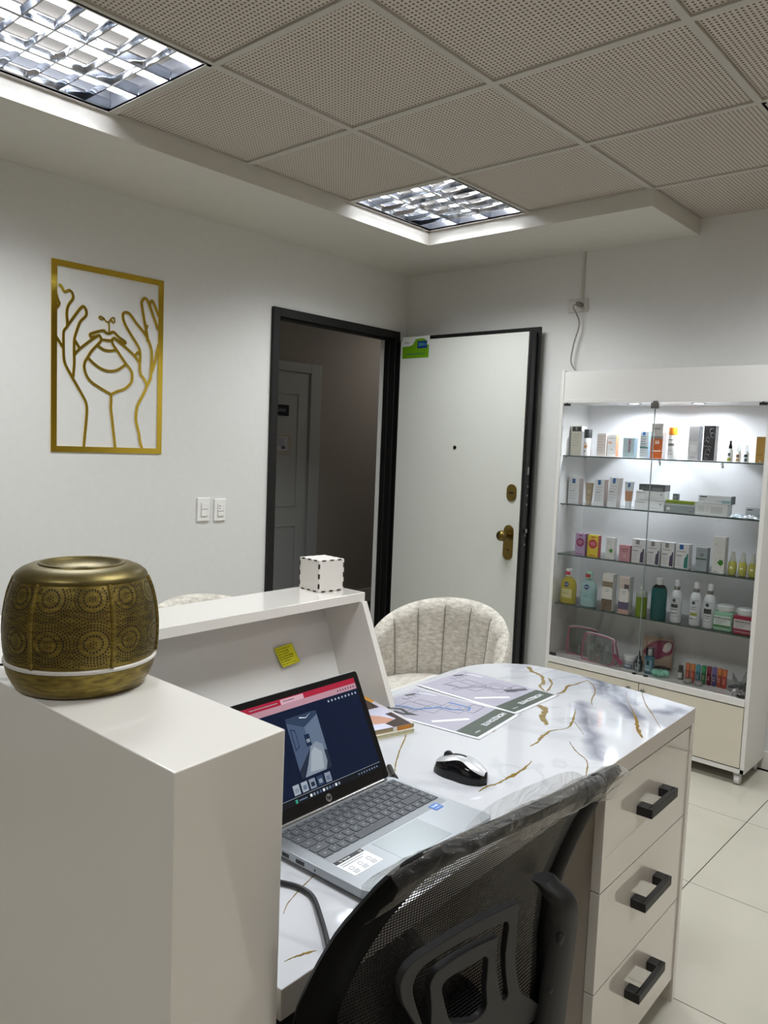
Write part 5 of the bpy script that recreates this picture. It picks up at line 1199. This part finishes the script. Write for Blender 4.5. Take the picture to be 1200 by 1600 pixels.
def spray(label, x, y, rects, band=None):
    r = lathed(label, 'bottle', 'spray_bottle', x, y, s4, [('bottle_body', [(.022, 0), (.025, .004), (.025, .125), (.021, .142), (.014, .150), (.012, .152)], M('#d5d9dc', .25)), ('silver_collar', [(.0125, .150), (.0125, .168)], STEEL), ('spray_cap', [(.0115, .168), (.0115, .188), (.0095, .196), (.006, .198)], M('#dcdee0', .3))], rects=[(.02, .06, .98, .97, '#7b8184'), (.05, .08, .95, .95, '#cfd3d6')]+rects, lw=(.038, .025, .095), ly=.0252)
    x_ = 0
    G().prism([(.0075*math.cos(2*math.pi*k/20)-.001, -.0262, .105+.0075*math.sin(2*math.pi*k/20)) for k in range(20)], (0, -.0006, 0)).obj('round_emblem', M('#25363b', .4), r)
    return r
spray('white spray bottle with silver collar, leftmost of the three', 1.896, -.262, [(.1, .48, .9, .66, '#2a3034'), (.2, .72, .8, .74, '#555555'), (.1, .38, .85, .42, '#555a5e'), (.1, .2, .85, .24, '#555a5e')])
spray('white spray bottle with olive label band, middle of the three', 1.980, -.250, [(.08, .22, .92, .36, '#8f9434'), (.2, .62, .8, .65, '#5a5d60'), (.2, .52, .8, .55, '#5a5d60'), (.08, .05, .5, .1, '#4c5052')])
spray('white spray bottle with wide black label band, rightmost of the three', 2.042, -.252, [(.06, .42, .94, .66, '#23292e'), (.2, .3, .85, .34, '#555a5e'), (.2, .2, .8, .23, '#555a5e')])
def jar(label, x, y, body, title, bandc, lblc):
    r = thing('cosmetic_jar', label, 'jar', (x, y+.040, s4+.0006))
    b2 = G(); b2.prism([(a, c, 0) for a, c, _ in rrect(-.042, -.038, .042, .038, .014, 0, 5)], (0, 0, .083)); b2.obj('jar_body', liquid(body, .25), r, bevel=.006, seg=3)
    G().lathe([(.034, .083), (.034, .088), (.037, .089), (.037, .108), (.034, .111), (.001, .1115)], n=32).obj('screw_lid', M('#d5dad8', .3), r, smooth=40)
    G().box(-.036, -.0389, .012, .036, -.0381, .066).obj('front_label', M(lblc, .35), r)
    g = G().box(-.036, -.0392, .014, .036, -.0389, .026); g.obj('label_band', M(bandc, .35), r)
    text_mesh('lettering', title, .0105, M('#1f2326', .4), r, (0, -.0395, .056), (1, 0, 0), (0, 0, 1), bold=True)
    g = G()
    for k in range(3): g.box(-.03, -.0392, .045-.007*k, .02-.01*k, -.0389, .047-.007*k)
    g.obj('small_print', M('#7b8084', .5), r)
    return r
jar('mint green gel jar with white lid on the fourth shelf', 2.108, -.250, '#9fd3b4', 'HYDRO GLOW', '#3f7f45', '#cfd8d4')
jar('red gel jar with white lid at the right end of the fourth shelf', 2.197, -.262, '#a81f45', 'PEPTIDE PLUS', '#8c1535', '#cfc9cb')
# ---- cabinet floor
PINK = M('#b5567a', .4, name='pink_trim')
def pouch(label, x, y, w, h, rz, d=.05):
    r = thing('clear_pouch', label, 'pouch', (x, y, s5+.0008), math.radians(rz))
    def outline(t):   # rounded trapezoid
        return t
    P = [(-w/2, 0), (w/2, 0), (w/2*.98, h*.75), (w/2*.8, h*.97), (-w/2*.75, h), (-w/2*.97, h*.8)]
    c = catmull([(a, b_) for a, b_ in P]+[P[0]], 5)[:-1]
    for s in (-1, 1): G().prism([(p.x, s*(d/2)*(1-.7*p.y/h), p.y) for p in c], (0, .0004, 0)).obj('clear_panel', CLEAR, r)
    for s in (-1, 1): G().tube([(p.x, s*(d/2+.001)*(1-.7*p.y/h), p.y+.004) for p in c], .0032, 6, closed=True).obj('pink_piping', PINK, r, smooth=60)
    q = [p for p in c if p.y > h*.45]; q = c[8:24]
    G().tube([(p.x*.97, 0, p.y+.004) for p in q], .0065, 8).obj('white_gusset', M('#d8d8dc', .4), r, smooth=60)
    return r
p1 = pouch('clear zip pouch with pink piping, the left one behind on the cabinet floor', 1.405, -.165, .150, .135, 14)
p2 = pouch('clear zip pouch with pink piping, the front right one on the cabinet floor', 1.530, -.232, .170, .130, -8)
pt = thing('pouch_strap', 'pink strap end hanging from the front clear pouch', 'strap', (1.60, -.235, s5+.001))
G().prism([(0, 0, .045), (.004, 0, .062), (.060, -.006, .028), (.052, -.006, .008)], (0, .002, 0)).obj('ribbon', PINK, pt, bevel=.0005)
def mini(label, x, y, rad, h, body, cap, rects=()):
    return lathed(label, 'bottle', 'mini_bottle', x, y, s5, [('bottle_body', [(rad*.95, 0), (rad, .002), (rad, h*.62), (rad*.6, h*.7)], body), ('cap', [(rad*.65, h*.68), (rad*.65, h*.96), (rad*.5, h)], cap)], n=18, rects=rects, lw=(rad*1.8, 0, h*.62), ly=rad)
mini('silver-lidded round compact inside the left pouch', 1.392, -.185, .018, .045, CHROME, CHROME)
mini('small dark-capped bottle inside the left pouch', 1.428, -.168, .012, .07, M('#b9b6b2', .2, trans=.4), M('#55555a', .3))
mini('clear mini bottle inside the front pouch, left', 1.492, -.243, .014, .085, M('#c9bfc0', .15, trans=.5), M('#c5c5c5', .3))
mini('mini bottle with dark cap and red label inside the front pouch', 1.525, -.245, .015, .070, M('#c9b3ae', .2, trans=.3), M('#4c4440', .3), [(.1, .15, .9, .7, '#a5605c')])
mini('clear mini bottle inside the front pouch, right', 1.570, -.243, .015, .092, M('#bdbcc0', .15, trans=.5), M('#d0d0d2', .3), [(.1, .1, .9, .3, '#77787c')])
lathed('small white cream jar on the cabinet floor', 'jar', 'cream_jar', 1.684, -.245, s5, [('jar_body', [(.026, 0), (.029, .003), (.029, .040)], M('#c5cbd0', .2, trans=.2)), ('lid', [(.030, .040), (.0315, .042), (.0315, .062), (.029, .066), (.001, .067)], M('#dfe1e2', .3))], rects=[(0, .1, 1, .6, '#536a80'), (.1, .3, .8, .5, '#c9d2da')], lw=(.05, 0, .04), ly=.029)
lathed('dark dropper bottle with pointed cap on the cabinet floor', 'bottle', 'dropper_bottle', 1.733, -.245, s5, [('bottle_body', [(.0175, 0), (.0185, .002), (.0185, .045), (.013, .054), (.009, .057)], M('#232e38', .12)), ('dropper_cap', [(.0105, .056), (.0105, .070), (.006, .074), (.0045, .09), (.002, .100)], GLOSSBLK)], rects=[(.05, .12, .95, .85, '#8b97a1'), (.3, .5, .7, .8, '#25313a')], lw=(.028, 0, .045), ly=.0187)
lathed('blue spray bottle with clear overcap on the cabinet floor', 'bottle', 'spray_bottle', 1.785, -.248, s5, [('bottle_body', [(.020, 0), (.0225, .003), (.0225, .078), (.015, .086)], liquid('#4f8398', .3)), ('spray_head', [(.010, .086), (.010, .108), (.008, .116)], M('#dfe3e4', .3)), ('overcap', [(.018, .084), (.018, .122), (.0165, .124), (.001, .1245)], CLEAR)], rects=[(.0, .15, 1, .85, '#7fa3b3'), (.3, .55, .7, .82, '#1f3a44'), (.15, .25, .85, .30, '#e0e6e8')], lw=(.036, 0, .078), ly=.0227)
# kraft sachet with plum design
r = thing('refill_pouch', 'kraft and plum coloured refill pouch leaning on the cabinet back', 'pouch', (1.772, -.115, s5+.001)); r.rotation_euler = (math.radians(-8), 0, math.radians(4))
w, h = .150, .150
def rf(s):
    return lambda u, v: ((u-.5)*w*(1-.04*v), s*(.018*math.sin(math.pi*u)**.7*(1-v)**.8+.0006), h*v)
g = G().grid(rf(-1), 16, 12).grid(rf(1), 16, 12); g.obj('pouch_body', M('#b39a85', .35), r, smooth=60)
def onf(u, v, o_=.0006): p = rf(-1)(u, v); return (p[0], p[1]-o_, p[2])
def fpoly(name, pts, mat, o_):
    n = 14; c = (sum(p[0] for p in pts)/len(pts), sum(p[1] for p in pts)/len(pts)); cc = catmull(list(pts)+[pts[0]], 3)[:-1]; g = G(); K_ = len(cc)
    def f(u, v): p = cc[int(round(u*K_)) % K_]; q = Vector(c).lerp(p, v); return onf(min(max(q.x, 0.01), .99), min(max(q.y, .01), .99), o_)
    g.grid(f, K_, 8); return g.obj(name, mat, r, smooth=60)
fpoly('plum_print', [(.02, .45), (.25, .78), (.6, .92), (.96, .90), (.97, .55), (.75, .42), (.55, .30), (.25, .35)], M('#84304f', .35), .0006)
fpoly('white_oval', [(.68, .60), (.72, .80), (.86, .90), (.95, .84), (.92, .66), (.80, .56)], M('#cfc4bd', .35), .0012)
fpoly('dark_foot_print', [(.5, .02), (.95, .02), (.96, .10), (.7, .12), (.5, .07)], M('#3a2d2a', .35), .0008)
# mint scrunchie
r = thing('hair_scrunchie', 'mint green ruffled scrunchie on the cabinet floor', 'scrunchie', (1.845, -.238, s5+.001), .4)
vs = []; fs = []
for i in range(48):
    a = 2*math.pi*i/48
    for j in range(10):
        b_ = 2*math.pi*j/10; rr_m = .012+.0035*math.sin(9*a)+.002*math.sin(23*a+j)
        R_ = .021+rr_m*math.cos(b_); vs.append((R_*math.cos(a)*1.15, R_*math.sin(a)*.8, .0155+rr_m*math.sin(b_)))
for i in range(48):
    for j in range(10): fs.append((i*10+j, ((i+1) % 48)*10+j, ((i+1) % 48)*10+(j+1) % 10, i*10+(j+1) % 10))
G().add(vs, fs).obj('fabric', M('#8fd3bb', .6), r, smooth=70)
lathed('small dark bottle with black cap left of the roller bottles', 'bottle', 'mini_bottle', 1.926, -.215, s5, [('bottle_body', [(.0125, 0), (.0135, .002), (.0135, .038), (.008, .043)], M('#3a4440', .15)), ('cap', [(.0105, .042), (.0105, .062), (.009, .064)], GLOSSBLK)], rects=[(0, .15, 1, .85, '#c5c9c4')], lw=(.022, 0, .038), ly=.0136)
cols = [('#c9672c', '#b5401f', 'orange-capped red', 'leftmost of the rollers'), ('#c8782a', '#bd4a22', 'amber-capped orange', 'second roller from the left'), ('#2f93a8', '#1f6f80', 'turquoise', 'third roller from the left'), ('#1f9a58', '#166f3c', 'green', 'between the turquoise and crimson rollers'), ('#8e2438', '#7a1a30', 'crimson', 'between the green and purple rollers'), ('#6a559a', '#4e3a7c', 'purple', 'between the crimson and coral rollers'), ('#d07a3a', '#b5432c', 'apricot-capped coral', 'second roller from the right'), ('#cf6a34', '#c23a2c', 'orange-capped coral', 'rightmost of the rollers')]
for (xx, yy), (c1, c2, nm, pos) in zip([(1.964, -.228), (1.9865, -.226), (2.009, -.222), (2.0315, -.216), (2.054, -.21), (2.0765, -.207), (2.099, -.205), (2.1215, -.208)], cols):
    lathed('%s glass roller bottle, %s' % (nm, pos), 'bottle', 'roller_bottle', xx, yy, s5, [('bottle_body', [(.0095, 0), (.0102, .002), (.0102, .052), (.009, .056)], M(c2, .12, trans=.15)), ('cap', [(.0100, .056), (.0105, .057), (.0105, .083), (.0095, .085)], M(c1, .25))], n=16, rects=[(.1, .3, .9, .9, c2), (.2, .5, .8, .56, '#d9b3a6'), (.2, .7, .8, .74, '#d9b3a6')], lw=(.016, 0, .052), ly=.0103, group='coloured roller bottles')
for k, (x, y) in enumerate(((1.978, -.268), (2.024, -.266))):
    lathed(['small clear-lidded tin before the orange rollers', 'small clear-lidded tin before the green roller'][k], 'tin', 'sample_tin', x, y, s5, [('tin_base', [(.0175, 0), (.018, .001), (.018, .010)], STEEL), ('clear_lid', [(.0185, .010), (.0185, .019), (.0175, .020), (.001, .0202)], M('#c9c6c2', .1, trans=.4))], n=24)
foil('grey-black plastic packet at the back right of the cabinet floor', 2.17, -.15, s5, 30, .09, .06, '#6a6d73', 'plastic_packet')
foil('clear crumpled plastic packet at the front right of the cabinet floor', 2.19, -.21, s5, -35, .10, .045, '#b5aeb0', 'plastic_packet')
foil('silver plastic packet beside the hinge on the cabinet floor', 2.205, -.262, s5, -20, .055, .03, '#a3989b', 'plastic_packet')
r = thing('plastic_bag', 'clear crumpled bag with sharp peaks behind the packets', 'bag', (2.165, -.075, s5+.001)); random.seed(5)
g = G()
for k in range(7):
    a = random.uniform(-.04, .03); hgt = random.uniform(.05, .10); g.prism([(a-.02, random.uniform(-.02, .02), 0), (a+.025, random.uniform(-.02, .02), 0), (a+random.uniform(-.03, .03), 0, hgt)], (0, .0006, 0))
g.obj('film', CLEAR, r)
